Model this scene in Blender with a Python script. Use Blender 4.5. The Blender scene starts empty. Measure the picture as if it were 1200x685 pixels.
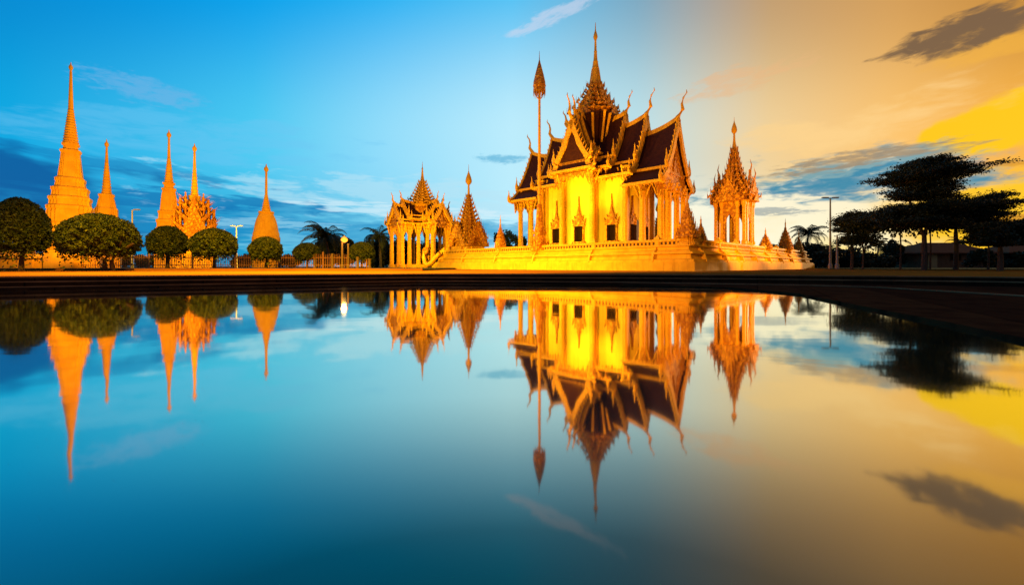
import bpy, math, random
import numpy as np
from mathutils import Vector, Matrix
PI = math.pi
R = math.radians
random.seed(7)
scene = bpy.context.scene
COL = scene.collection

# ---------------------------------------------------------------- camera
F, HY = 480.0, 312.0           # focal length and horizon row, in 1200-pixel units
CAMZ = 0.25
cam_data = bpy.data.cameras.new('camera')
cam_data.sensor_width = 36
cam_data.lens = F / 1200 * 36
cam_data.shift_y = -(342.5 - HY) / 1200
cam_data.clip_start = 0.05
cam_data.clip_end = 5000
cam = bpy.data.objects.new('camera', cam_data)
cam.location = (0, 0, CAMZ)
cam.rotation_euler = (R(90), 0, 0)
COL.objects.link(cam)
scene.camera = cam

# ---------------------------------------------------------------- view
scene.view_settings.view_transform = 'Standard'
scene.view_settings.look = 'None'
scene.view_settings.exposure = 0
scene.view_settings.gamma = 1
scene.render.engine = 'CYCLES'
scene.cycles.max_bounces = 6
scene.cycles.diffuse_bounces = 2
scene.cycles.glossy_bounces = 3

def lin(c):
    out = []
    for x in c[:3]:
        x /= 255.0
        out.append(x / 12.92 if x <= 0.04045 else ((x + 0.055) / 1.055) ** 2.4)
    return (*out, 1.0)

# ---------------------------------------------------------------- world sky
SUN_AZ, SUN_EL = R(66), R(5)
world = bpy.data.worlds.new('World')
scene.world = world
world.use_nodes = True
nt = world.node_tree
nt.nodes.clear()

class NG:
    """tiny helper for building node graphs"""
    def __init__(self, nt): self.nt = nt
    def put(self, sock, v):
        if isinstance(v, bpy.types.NodeSocket): self.nt.links.new(v, sock)
        else: sock.default_value = v
    def m(self, op, a, b=0.0, c=0.0, clamp=False):
        n = self.nt.nodes.new('ShaderNodeMath'); n.operation = op; n.use_clamp = clamp
        self.put(n.inputs[0], a); self.put(n.inputs[1], b); self.put(n.inputs[2], c)
        return n.outputs[0]
    def ramp(self, fac, stops, interp='LINEAR'):
        n = self.nt.nodes.new('ShaderNodeValToRGB'); self.put(n.inputs[0], fac)
        cr = n.color_ramp; cr.interpolation = interp
        while len(cr.elements) < len(stops): cr.elements.new(0.5)
        for e, (p, c) in zip(cr.elements, stops):
            e.position = p; e.color = c if isinstance(c, tuple) else (c, c, c, 1)
        return n.outputs[0]
    def mix(self, fac, a, b, blend='MIX'):
        n = self.nt.nodes.new('ShaderNodeMix'); n.data_type = 'RGBA'; n.blend_type = blend
        self.put(n.inputs[0], fac); self.put(n.inputs[6], a); self.put(n.inputs[7], b)
        return n.outputs[2]
    def comb(self, x, y, z=0.0):
        n = self.nt.nodes.new('ShaderNodeCombineXYZ')
        self.put(n.inputs[0], x); self.put(n.inputs[1], y); self.put(n.inputs[2], z)
        return n.outputs[0]
    def noise(self, vec, scale, detail=4, rough=0.55, dist=0.0):
        n = self.nt.nodes.new('ShaderNodeTexNoise'); n.noise_dimensions = '3D'
        if vec is not None: self.put(n.inputs['Vector'], vec)
        n.inputs['Scale'].default_value = scale; n.inputs['Detail'].default_value = detail
        n.inputs['Roughness'].default_value = rough; n.inputs['Distortion'].default_value = dist
        return n.outputs['Fac']
    def smooth(self, v, lo, hi):
        n = self.nt.nodes.new('ShaderNodeMapRange'); n.interpolation_type = 'SMOOTHSTEP'
        self.put(n.inputs[0], v); n.inputs[1].default_value = lo; n.inputs[2].default_value = hi
        return n.outputs[0]

g = NG(nt)
tc = nt.nodes.new('ShaderNodeTexCoord')
sep = nt.nodes.new('ShaderNodeSeparateXYZ'); nt.links.new(tc.outputs['Generated'], sep.inputs[0])
X, Y, Z = sep.outputs
az = g.m('ARCTAN2', X, Y)
hyp = g.m('SQRT', g.m('ADD', g.m('MULTIPLY', X, X), g.m('MULTIPLY', Y, Y)))
el = g.m('ARCTAN2', Z, hyp)

def px_az(px): return math.atan((px - 600) / F)
def px_el(px, py): return math.atan((HY - py) / F * math.cos(px_az(px)))
def arow(cols, back=(70, 90, 120)):
    st = [(0.0, lin(back))]
    for px, c in cols: st.append(((px_az(px) + PI) / (2 * PI), lin(c)))
    st.append((0.72, lin(cols[-1][1]))); st.append((1.0, lin(back)))
    return st
azf = g.m('DIVIDE', g.m('ADD', az, PI), 2 * PI)
low = g.ramp(azf, arow([(0, (0, 122, 180)), (300, (20, 158, 206)), (450, (110, 205, 235)), (600, (190, 238, 252)), (750, (232, 248, 248)), (900, (255, 246, 205)), (1050, (255, 214, 70)), (1200, (250, 180, 10))]))
mid = g.ramp(azf, arow([(0, (0, 168, 226)), (300, (76, 202, 242)), (450, (145, 220, 250)), (600, (188, 236, 252)), (750, (188, 224, 232)), (900, (240, 208, 152)), (1050, (252, 196, 110)), (1200, (248, 178, 66))]))
high = g.ramp(azf, arow([(0, (0, 138, 210)), (300, (0, 160, 234)), (450, (10, 174, 242)), (600, (50, 186, 242)), (750, (118, 162, 188)), (900, (192, 156, 112)), (1050, (212, 158, 88)), (1200, (198, 138, 56))]))
elw = g.m('MULTIPLY', el, g.m('ADD', 1.0, g.m('MULTIPLY', g.m('MINIMUM', g.m('MULTIPLY', az, az), 1.0), 0.7)))
sky = g.mix(g.smooth(elw, 0.02, 0.28), low, mid)
sky = g.mix(g.smooth(elw, 0.31, 0.66), sky, high)
zen = g.smooth(el, 0.6, 1.4)
sky = g.mix(zen, sky, lin((20, 90, 150)))

# streaky cloud noises in azimuth / elevation space
wx = g.m('MULTIPLY', g.m('SUBTRACT', g.noise(g.comb(g.m('MULTIPLY', az, 2.2), g.m('MULTIPLY', el, 7.0), 9.0), 1.6, 3, 0.5), 0.5), 1.0)
wy = g.m('MULTIPLY', g.m('SUBTRACT', g.noise(g.comb(g.m('MULTIPLY', az, 2.2), g.m('MULTIPLY', el, 7.0), 21.0), 1.9, 4, 0.55), 0.5), 1.0)
_ci = [0]
def cloud(sky, px, py, rx, ry, ang, col, amt=1.0, nz=0.9, hi=1.0, fib=5.0, warp=1.0):
    """one streaky cloud: a warped ellipse (pixel radii turned to radians) broken up by fibres along its length"""
    _ci[0] += 1
    a0, e0 = px_az(px), px_el(px, py)
    ca = math.cos(a0)
    ra, re = rx / F * ca * ca, ry / F * ca
    da = g.m('SUBTRACT', az, a0); de = g.m('SUBTRACT', el, e0)
    v0 = (HY - py) / F
    slope = (math.tan(R(ang)) / ca - v0 * math.sin(a0)) / (1 + (v0 * ca) ** 2)
    de = g.m('SUBTRACT', de, g.m('MULTIPLY', da, slope))
    fn = g.noise(g.comb(g.m('MULTIPLY', da, 0.9 / ra), g.m('MULTIPLY', de, 0.5 / re), _ci[0] * 3.7), fib, 5, 0.6, 0.4)
    da = g.m('ADD', da, g.m('MULTIPLY', wx, ra * 1.6 * warp)); de = g.m('ADD', de, g.m('MULTIPLY', wy, re * 3.2 * warp))
    q = g.m('ADD', g.m('POWER', g.m('ABSOLUTE', g.m('DIVIDE', da, ra)), 2.0), g.m('POWER', g.m('ABSOLUTE', g.m('DIVIDE', de, re)), 2.0))
    f = g.m('ADD', g.m('SUBTRACT', 1.0, q), g.m('MULTIPLY', g.m('SUBTRACT', fn, 0.5), nz * 4))
    f = g.smooth(f, 0.0, hi)
    if amt < 1: f = g.m('MULTIPLY', f, amt)
    return g.mix(f, sky, lin(col))

# left: broad deep-blue bank, paler streaks
sky = cloud(sky, 30, 238, 380, 62, -9, (0, 92, 160), .95, .35, .8, 2.0)
sky = cloud(sky, 330, 268, 330, 30, -3, (20, 140, 198), .85, .7, .9)
sky = cloud(sky, 250, 236, 200, 12, -5, (8, 118, 182), .8, .8, .8)
sky = cloud(sky, 520, 268, 200, 20, -1, (70, 170, 215), .75, 1.0, .8)
sky = cloud(sky, 430, 226, 220, 22, -4, (185, 228, 245), .55, 1.2, .9)
sky = cloud(sky, 330, 262, 120, 7, -2, (150, 212, 238), .55, 1.2, .9)
sky = cloud(sky, 420, 288, 200, 14, -1, (120, 205, 236), .6, 1.0, .9)
sky = cloud(sky, 120, 190, 210, 10, -10, (0, 96, 168), .45, 1.0, .9, 4)
sky = cloud(sky, 480, 245, 130, 8, -3, (215, 240, 250), .6, 1.1, .9)
sky = cloud(sky, 165, 108, 95, 14, -10, (120, 180, 228), .5, .9, 1.2)
sky = cloud(sky, 250, 165, 260, 26, -5, (110, 198, 242), .4, 1.0, 1.2)
sky = cloud(sky, 592, 186, 38, 7, 0, (80, 175, 215), .7, .5, 1.0)
sky = cloud(sky, 655, 14, 75, 10, 24, (205, 215, 236), .6, .9, 1.2, 4)
# right: warm glow, veils
sky = cloud(sky, 930, 250, 260, 52, 3, (255, 250, 222), .75, .5, 1.0, 3)
sky = cloud(sky, 1200, 136, 135, 34, 16, (255, 200, 0), .97, .25, .35, 2, .5)
sky = cloud(sky, 1190, 250, 220, 66, 3, (255, 196, 0), .97, .30, .7, 2, .6)
sky = cloud(sky, 870, 94, 80, 12, 14, (236, 182, 128), .5, .9, 1.2, 4)
sky = cloud(sky, 1000, 150, 190, 26, 10, (255, 212, 140), .7, .7, 1.2, 3)
sky = cloud(sky, 965, 210, 225, 32, 6, (96, 156, 172), .9, .9, 1.1, 6)
sky = cloud(sky, 980, 220, 190, 17, 6, (34, 132, 168), .85, .9, 1.0, 6)
sky = cloud(sky, 1000, 188, 190, 12, 8, (158, 138, 112), .85, 1.0, 1.0, 6)
sky = cloud(sky, 905, 250, 60, 6, 2, (140, 155, 160), .7, .7, .8)
sky = cloud(sky, 1165, 55, 150, 26, 17, (245, 180, 62), .6, .6, 1.2, 3)
sky = cloud(sky, 1125, 42, 145, 19, 18, (118, 92, 68), .95, .6, .8, 3.5)
sky = cloud(sky, 1170, 256, 100, 6, 2, (190, 120, 30), .75, .8, .9)
sky = cloud(sky, 1180, 192, 90, 4, 3, (200, 130, 20), .6, .8, .9)

nish = nt.nodes.new('ShaderNodeTexSky')
nish.sky_type = 'NISHITA'; nish.sun_disc = False
nish.sun_elevation = SUN_EL; nish.sun_rotation = SUN_AZ
bg1 = nt.nodes.new('ShaderNodeBackground'); nt.links.new(sky, bg1.inputs[0]); bg1.inputs[1].default_value = 1.0
bg2 = nt.nodes.new('ShaderNodeBackground'); nt.links.new(nish.outputs[0], bg2.inputs[0]); bg2.inputs[1].default_value = 0.003
add = nt.nodes.new('ShaderNodeAddShader'); nt.links.new(bg1.outputs[0], add.inputs[0]); nt.links.new(bg2.outputs[0], add.inputs[1])
wo = nt.nodes.new('ShaderNodeOutputWorld'); nt.links.new(add.outputs[0], wo.inputs[0])

# ---------------------------------------------------------------- sun
sd = bpy.data.lights.new('sun', 'SUN'); sd.energy = 0.9; sd.angle = R(1.0); sd.color = (1.0, 0.62, 0.28)
so = bpy.data.objects.new('sun', sd); COL.objects.link(so)
sdir = Vector((math.sin(SUN_AZ) * math.cos(SUN_EL), math.cos(SUN_AZ) * math.cos(SUN_EL), math.sin(SUN_EL)))
so.rotation_euler = sdir.to_track_quat('Z', 'Y').to_euler()

def P(px, d, z=0.0):
    """world point at image column px and depth d"""
    return Vector(((px - 600) / F * d, d, z))
def ZY(py, d): return CAMZ + (HY - py) / F * d

# the floodlights that gild the buildings
def flood(loc, target, power, color=(1.0, 0.52, 0.09), size=70, blend=0.6, rad=0.15):
    l = bpy.data.lights.new('floodlight', 'SPOT'); l.energy = power; l.color = color
    l.spot_size = R(size); l.spot_blend = blend; l.shadow_soft_size = rad
    o = bpy.data.objects.new('floodlight', l); COL.objects.link(o)
    o.location = loc
    d = Vector(target) - Vector(loc)
    o.rotation_euler = d.to_track_quat('-Z', 'Y').to_euler()
    return o

# terrace frame: corner CN, directions EL (left-back) and ER (right-back)
EL = Vector((-0.692, 0.722, 0)); ER = Vector((0.722, 0.692, 0))
CN = Vector((9.44, 22.0, 0))
def TP(l, r, z=0.0):
    v = CN + EL * l + ER * r
    return Vector((v.x, v.y, z))
TROT = math.atan2(-0.722, 0.692)     # local +X = right-front, local +Y = right-back
TC = TP(12.0, 8.8)                   # temple centre

YEL = (1.0, 0.56, 0.03); ORG = (1.0, 0.50, 0.03); ORR = (1.0, 0.42, 0.02)
flood(TP(15, -11, 2.6), TP(12, 8, 6), 7800, (1.0, .60, .03), 95)
flood(TP(7, -11, 2.6), TP(8, 8, 6), 6600, ORG, 95)
flood(TP(21, -9, 2.6), TP(20, 4, 3), 2700, (1.0, .64, .03), 90)
flood(P(470, 33, 2.0), P(495, 42.5, 4.5), 6000, (1.0, .56, .03), 80)
flood(TP(-2, -9, 2.6), TP(3, 2, 2), 2600, ORR, 90)
flood(TP(-6, 5, 2.6), TP(5, 9, 5), 4600, ORR, 95)
flood(TP(-5, 13, 2.6), TP(2, 14, 4), 2600, ORG, 95)
flood(TP(-5, 22, 2.6), TP(1, 20, 2), 1800, ORG, 90)
for a, b in ((12, .9), (8.6, 1.2), (15.4, 1.2)):       # wall washers standing on the terrace floor
    flood(TP(a, b, 1.5), TP(a, 8.0, 5.5), 1150, (1.0, 0.72, 0.05), 120)
flood(TP(3.0, 8.8, 1.5), TP(9, 8.8, 6.0), 800, ORR, 120)
flood(TP(8.5, 1.5, 1.6), TP(11.5, 8.8, 14), 5200, ORG, 60)

# ---------------------------------------------------------------- materials
def new_mat(name):
    m = bpy.data.materials.new(name); m.use_nodes = True
    n = m.node_tree; b = n.nodes['Principled BSDF']
    return m, n, b, NG(n)
def objcoord(n):
    t = n.nodes.new('ShaderNodeTexCoord'); return t.outputs['Object']
def add_bump(n, b, h, strength, dist):
    bp = n.nodes.new('ShaderNodeBump'); bp.inputs['Strength'].default_value = strength
    bp.inputs['Distance'].default_value = dist
    n.links.new(h, bp.inputs['Height']); n.links.new(bp.outputs[0], b.inputs['Normal'])
def paint(name, c1, c2, rough=0.55, scale=3.0, bump=0.15, bdist=0.02, bscale=18, carved=False, metal=0.0, spec=0.12, streak=0.0, recess_shade=0.75):
    m, n, b, k = new_mat(name); co = objcoord(n)
    f = k.noise(co, scale, 5, 0.6)
    col = k.mix(k.smooth(f, 0.3, 0.7), (*c1, 1), (*c2, 1))
    if streak:
        mp = n.nodes.new('ShaderNodeMapping'); mp.inputs['Scale'].default_value = (5, 5, .45); n.links.new(co, mp.inputs[0])
        sk = k.smooth(k.noise(mp.outputs[0], 1.0, 5, .65), .48, .72)
        col = k.mix(k.m('MULTIPLY', sk, streak), col, (c2[0] * .45, c2[1] * .38, c2[2] * .5, 1))
    b.inputs['Roughness'].default_value = rough; b.inputs['Metallic'].default_value = metal
    b.inputs['Specular IOR Level'].default_value = spec
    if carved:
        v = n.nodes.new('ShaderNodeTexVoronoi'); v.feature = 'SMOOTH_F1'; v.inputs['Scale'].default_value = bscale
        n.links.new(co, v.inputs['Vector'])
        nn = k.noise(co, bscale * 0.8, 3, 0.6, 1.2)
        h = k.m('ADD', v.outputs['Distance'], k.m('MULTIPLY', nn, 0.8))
        hollow = k.smooth(h, 0.45, 0.95)
        col = k.mix(k.m('MULTIPLY', hollow, recess_shade), col, (c2[0] * .30, c2[1] * .14, c2[2] * .3, 1))  # shade of the carved gaps painted into the colour, tinted dark red
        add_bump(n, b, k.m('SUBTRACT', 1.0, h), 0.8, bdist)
    elif bump:
        add_bump(n, b, k.noise(co, bscale, 4), bump, bdist)
    n.links.new(col, b.inputs['Base Color'])
    return m

M = {}
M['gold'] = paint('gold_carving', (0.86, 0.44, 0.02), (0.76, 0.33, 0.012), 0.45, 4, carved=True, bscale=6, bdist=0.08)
M['goldfine'] = paint('gold_leaf_trim', (0.88, 0.48, 0.02), (0.80, 0.38, 0.012), 0.42, 5, carved=True, bscale=10, bdist=0.03, recess_shade=.4)
M['cream'] = paint('cream_wall', (0.82, 0.58, 0.04), (0.76, 0.50, 0.03), 0.7, 1.2, 0.12, 0.01, 30, streak=.25)
M['terrace'] = paint('terrace_plaster', (0.82, 0.45, 0.02), (0.70, 0.34, 0.012), 0.6, 1.5, 0.2, 0.02, 8, streak=.45)
M['stupa'] = paint('stupa_plaster', (0.84, 0.44, 0.015), (0.72, 0.33, 0.01), 0.65, 1.4, 0.08, 0.01, 6, streak=.22)
M['dark'] = paint('dark_opening', (0.012, 0.006, 0.004), (0.02, 0.01, 0.006), 0.8, 3, 0, spec=0)
M['wood'] = paint('dark_shutter', (0.06, 0.02, 0.012), (0.04, 0.015, 0.01), 0.5, 6, 0.2)
M['trunk'] = paint('bark', (0.09, 0.06, 0.04), (0.05, 0.035, 0.025), 0.9, 8, 0.6, 0.03, 25)
M['ptrunk'] = paint('palm_bark', (0.12, 0.09, 0.06), (0.08, 0.06, 0.04), 0.9, 8, 0.6, 0.03, 20)
M['metal'] = paint('grey_metal', (0.25, 0.25, 0.25), (0.2, 0.2, 0.2), 0.5, 4, 0.05, metal=0.6)
M['pole'] = paint('pale_post_paint', (0.10, 0.07, 0.035), (0.08, 0.05, 0.03), 0.6, 4, 0.1)
M['white'] = paint('white_paint', (0.8, 0.78, 0.72), (0.7, 0.68, 0.62), 0.5, 4, 0.05)
M['iron'] = paint('rusty_fence_iron', (0.30, 0.15, 0.07), (0.20, 0.09, 0.04), 0.7, 5, 0.1)
M['hwall'] = paint('house_plaster', (0.14, 0.075, 0.04), (0.10, 0.055, 0.03), 0.8, 2, 0.1)
M['hroof'] = paint('house_roof_tiles', (0.11, 0.04, 0.02), (0.08, 0.03, 0.015), 0.9, 4, 0.5, 0.05, 9)
M['hwhite'] = paint('pale_house_panel', (0.35, 0.24, 0.10), (0.3, 0.2, 0.09), 0.7, 2, 0.05)

def mat_roof():
    m, n, b, k = new_mat('maroon_glazed_tiles'); co = objcoord(n)
    s = n.nodes.new('ShaderNodeSeparateXYZ'); n.links.new(co, s.inputs[0])
    br = n.nodes.new('ShaderNodeTexBrick'); n.links.new(k.comb(k.m('ADD', s.outputs[0], s.outputs[1]), s.outputs[2]), br.inputs['Vector'])
    br.inputs['Scale'].default_value = 4.0; br.inputs['Mortar Size'].default_value = 0.03
    br.inputs['Brick Width'].default_value = 0.6; br.inputs['Row Height'].default_value = 0.55
    br.inputs['Color1'].default_value = (0.045, 0.012, 0.008, 1); br.inputs['Color2'].default_value = (0.065, 0.018, 0.010, 1)
    br.inputs['Mortar'].default_value = (0.03, 0.01, 0.01, 1)
    n.links.new(br.outputs['Color'], b.inputs['Base Color'])
    b.inputs['Roughness'].default_value = 0.55; b.inputs['Specular IOR Level'].default_value = 0.06
    add_bump(n, b, br.outputs['Fac'], 0.8, 0.04)
    return m
M['roof'] = mat_roof()

def mat_leaf(name, c1, c2, trans=0.25):
    m, n, b, k = new_mat(name); co = objcoord(n)
    f = k.noise(co, 1.6, 4, 0.7)
    f2 = k.noise(co, 9.0, 2, 0.6)
    f = k.m('ADD', k.m('MULTIPLY', f, 0.6), k.m('MULTIPLY', f2, 0.4))
    col = k.mix(k.smooth(f, 0.36, 0.64), (*c1, 1), (*c2, 1))
    n.links.new(col, b.inputs['Base Color']); b.inputs['Roughness'].default_value = 0.55
    b.inputs['Specular IOR Level'].default_value = 0.25
    t = n.nodes.new('ShaderNodeBsdfTranslucent'); n.links.new(col, t.inputs[0])
    mx = n.nodes.new('ShaderNodeMixShader'); mx.inputs[0].default_value = trans
    n.links.new(b.outputs[0], mx.inputs[1]); n.links.new(t.outputs[0], mx.inputs[2])
    n.links.new(mx.outputs[0], n.nodes['Material Output'].inputs[0])
    return m
M['leaf'] = mat_leaf('topiary_leaves', (0.022, 0.045, 0.005), (0.095, 0.115, 0.012))
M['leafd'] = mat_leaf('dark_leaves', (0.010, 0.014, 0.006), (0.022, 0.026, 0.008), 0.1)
M['leafm'] = mat_leaf('tree_leaves', (0.022, 0.040, 0.010), (0.05, 0.075, 0.015))
M['palm'] = mat_leaf('palm_leaves', (0.020, 0.032, 0.010), (0.05, 0.06, 0.018))

def mat_water():
    m = bpy.data.materials.new('pool_water'); m.use_nodes = True
    n = m.node_tree; n.nodes.clear(); k = NG(n)
    out = n.nodes.new('ShaderNodeOutputMaterial')
    body = n.nodes.new('ShaderNodeBsdfDiffuse'); body.inputs[0].default_value = (0.001, 0.060, 0.058, 1)
    gl = n.nodes.new('ShaderNodeBsdfGlossy'); gl.inputs['Roughness'].default_value = 0.042
    gl.inputs[0].default_value = (0.97, 0.97, 0.86, 1)
    geo = n.nodes.new('ShaderNodeNewGeometry')
    nz = k.noise(k.comb(0, 0, 0), 1.0)
    mp = n.nodes.new('ShaderNodeMapping'); mp.inputs['Scale'].default_value = (0.35, 0.9, 1)
    n.links.new(geo.outputs['Position'], mp.inputs[0])
    h = k.noise(mp.outputs[0], 1.4, 3, 0.5, 0.4)
    bp = n.nodes.new('ShaderNodeBump'); bp.inputs['Strength'].default_value = 0.035; bp.inputs['Distance'].default_value = 0.05
    n.links.new(h, bp.inputs['Height'])
    n.links.new(bp.outputs[0], gl.inputs['Normal'])
    lw = n.nodes.new('ShaderNodeLayerWeight'); lw.inputs[0].default_value = 0.5
    f = k.ramp(lw.outputs['Facing'], [(0.0, .03), (.36, .08), (.46, .16), (.58, .44), (.70, .76), (.82, .93), (1.0, 1.0)])
    mx = n.nodes.new('ShaderNodeMixShader'); n.links.new(f, mx.inputs[0])
    n.links.new(body.outputs[0], mx.inputs[1]); n.links.new(gl.outputs[0], mx.inputs[2])
    n.links.new(mx.outputs[0], out.inputs[0])
    return m
M['water'] = mat_water()

def mat_ground():
    m, n, b, k = new_mat('plaza_paving')
    geo = n.nodes.new('ShaderNodeNewGeometry'); co = geo.outputs['Position']
    f = k.noise(co, 0.35, 6, 0.65); f2 = k.noise(co, 12, 4, 0.6)
    col = k.mix(k.smooth(f, 0.3, 0.7), (0.26, 0.11, 0.012, 1), (0.18, 0.07, 0.008, 1))
    col = k.mix(k.m('MULTIPLY', f2, 0.35), col, (0.10, 0.05, 0.02, 1))
    n.links.new(col, b.inputs['Base Color']); b.inputs['Roughness'].default_value = 0.9; b.inputs['Specular IOR Level'].default_value = 0.0
    add_bump(n, b, f2, 0.3, 0.01)
    return m
M['ground'] = mat_ground()
def mat_steps():
    m, n, b, k = new_mat('dark_granite_steps')
    geo = n.nodes.new('ShaderNodeNewGeometry'); sp = n.nodes.new('ShaderNodeSeparateXYZ'); n.links.new(geo.outputs['Position'], sp.inputs[0])
    br = n.nodes.new('ShaderNodeTexBrick'); n.links.new(k.comb(k.m('SUBTRACT', sp.outputs[0], k.m('MULTIPLY', sp.outputs[1], .6)), sp.outputs[2]), br.inputs['Vector'])
    br.inputs['Scale'].default_value = 1.0; br.inputs['Brick Width'].default_value = 1.1; br.inputs['Row Height'].default_value = 2.0; br.inputs['Mortar Size'].default_value = 0.008
    br.inputs['Color1'].default_value = (0.050, 0.022, 0.010, 1); br.inputs['Color2'].default_value = (0.026, 0.012, 0.007, 1); br.inputs['Mortar'].default_value = (0.003, 0.002, 0.002, 1)
    f = k.noise(geo.outputs['Position'], 3.0, 5, .65)
    col = k.mix(k.m('MULTIPLY', k.smooth(f, .4, .7), .6), br.outputs['Color'], (0.006, 0.004, 0.004, 1))
    n.links.new(col, b.inputs['Base Color']); b.inputs['Roughness'].default_value = .9; b.inputs['Specular IOR Level'].default_value = 0
    return m
M['coping'] = mat_steps()
M['nosing'] = paint('pale_step_nosing', (0.34, 0.17, 0.08), (0.20, 0.10, 0.05), 0.9, 1.5, 0.1, spec=0.0)  # paler than the steps, painting in the highlight along the tread edges
M['grass'] = paint('lawn_grass', (0.05, 0.06, 0.015), (0.03, 0.04, 0.01), 0.9, 2.0, 0.8, 0.05, 20)
M['basin'] = paint('basin_floor', (0.05, 0.12, 0.13), (0.04, 0.10, 0.11), 0.8, 2.0, 0.1)
def mat_emit(name, c, s):
    m = bpy.data.materials.new(name); m.use_nodes = True
    n = m.node_tree; n.nodes.clear()
    e = n.nodes.new('ShaderNodeEmission'); e.inputs[0].default_value = (*c, 1); e.inputs[1].default_value = s
    o = n.nodes.new('ShaderNodeOutputMaterial'); n.links.new(e.outputs[0], o.inputs[0])
    return m
M['lampglow'] = mat_emit('lit_lamp', (1.0, 0.27, 0.02), 3.4)

# ---------------------------------------------------------------- mesh helpers
def sec_circle(n): return [(math.cos(2 * PI * i / n), math.sin(2 * PI * i / n)) for i in range(n)]
SQ = [(1, 1), (-1, 1), (-1, -1), (1, -1)]
def _redent():
    q = [(1, .5), (.86, .5), (.86, .68), (.68, .68), (.68, .86), (.5, .86), (.5, 1)]
    out = []
    for k in range(4):
        c, s = [(1, 0), (0, 1), (-1, 0), (0, -1)][k]
        out += [(x * c - y * s, x * s + y * c) for x, y in q]
    return out
RED = _redent()

class MB:
    def __init__(self): self.v = []; self.f = []
    def add(self, vs, fs):
        o = len(self.v); self.v += [tuple(p) for p in vs]; self.f += [tuple(i + o for i in f) for f in fs]
        return self
    def box(self, c, s, rz=0.0):
        x, y, z = [k / 2 for k in s]
        ca, sa = math.cos(rz), math.sin(rz)
        vs = []
        for dx, dy, dz in ((-x, -y, -z), (x, -y, -z), (x, y, -z), (-x, y, -z), (-x, -y, z), (x, -y, z), (x, y, z), (-x, y, z)):
            vs.append((c[0] + dx * ca - dy * sa, c[1] + dx * sa + dy * ca, c[2] + dz))
        return self.add(vs, [(0, 3, 2, 1), (4, 5, 6, 7), (0, 1, 5, 4), (1, 2, 6, 5), (2, 3, 7, 6), (3, 0, 4, 7)])
    def loft(self, secs, cap=True, closed=True):
        n = len(secs[0]); vs = [p for s in secs for p in s]; fs = []
        for k in range(len(secs) - 1):
            for i in range(n if closed else n - 1):
                j = (i + 1) % n
                fs.append((k * n + i, k * n + j, (k + 1) * n + j, (k + 1) * n + i))
        if cap:
            fs.append(tuple(reversed(range(n)))); fs.append(tuple(range((len(secs) - 1) * n, len(secs) * n)))
        return self.add(vs, fs)
    def lathe(self, prof, sec=None, c=(0, 0), rz=0.0):
        sec = sec or sec_circle(14); ca, sa = math.cos(rz), math.sin(rz)
        secs = []
        for r, z in prof:
            r = max(r, 0.002)
            secs.append([(c[0] + (x * ca - y * sa) * r, c[1] + (x * sa + y * ca) * r, z) for x, y in sec])
        return self.loft(secs)
    def tube(self, pts, rad, n=6):
        pts = [Vector(p) for p in pts]
        if not isinstance(rad, (list, tuple)): rad = [rad] * len(pts)
        secs = []
        for i, p in enumerate(pts):
            t = (pts[min(i + 1, len(pts) - 1)] - pts[max(i - 1, 0)]).normalized()
            a = Vector((0, 0, 1)) if abs(t.z) < 0.9 else Vector((1, 0, 0))
            u = t.cross(a).normalized(); w = t.cross(u)
            secs.append([p + (u * math.cos(2 * PI * k / n) + w * math.sin(2 * PI * k / n)) * max(rad[i], 0.003) for k in range(n)])
        return self.loft(secs)
    def prism(self, pts, vec):
        vec = Vector(vec); pts = [Vector(p) for p in pts]; n = len(pts)
        vs = [p - vec / 2 for p in pts] + [p + vec / 2 for p in pts]
        fs = [tuple(range(n)), tuple(reversed(range(n, 2 * n)))]
        fs += [(i, i + n, (i + 1) % n + n, (i + 1) % n) for i in range(n)]
        return self.add(vs, fs)
    def flame(self, base, up, side, h, w, thick=0.08, lean=0.25):
        """a kranok flame: curved leaf in the plane of up and side"""
        base = Vector(base); up = Vector(up).normalized(); side = Vector(side).normalized()
        nrm = up.cross(side)
        L = [(-.5, 0), (-.62, .18), (-.38, .42), (-.06, .68), (lean + .02, 1.0), (.16, .66), (.34, .36), (.5, .12), (.42, 0)]
        return self.prism([base + side * (x * w + (lean * w * y * y)) + up * (y * h) for x, y in L], nrm * thick)
    def build(self, name, mat, parent=None, smooth=False, ang=35):
        me = bpy.data.meshes.new(name); me.from_pydata(self.v, [], self.f)
        import bmesh
        bm = bmesh.new(); bm.from_mesh(me); bmesh.ops.recalc_face_normals(bm, faces=bm.faces); bm.to_mesh(me); bm.free()
        me.materials.append(mat)
        if smooth:
            me.shade_smooth(); me.set_sharp_from_angle(angle=R(ang))
        o = bpy.data.objects.new(name, me); COL.objects.link(o)
        if parent is not None: o.parent = parent
        return o

def tag(o, label=None, cat=None, group=None, kind=None):
    if label: o['label'] = label
    if cat: o['category'] = cat
    if group: o['group'] = group
    if kind: o['kind'] = kind
    return o
def thing(name, loc, label, cat, rz=0.0, group=None):
    o = bpy.data.objects.new(name, None); COL.objects.link(o)
    o.empty_display_size = 0.3
    o.location = loc; o.rotation_euler = (0, 0, rz)
    return tag(o, label, cat, group)
def kids(o): return [c for c in list(bpy.data.objects) if c.parent == o]
def copy_tree(o, parent=None):
    c = o.copy(); COL.objects.link(c); c.parent = parent
    for ch in kids(o): copy_tree(ch, c)
    return c

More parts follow.
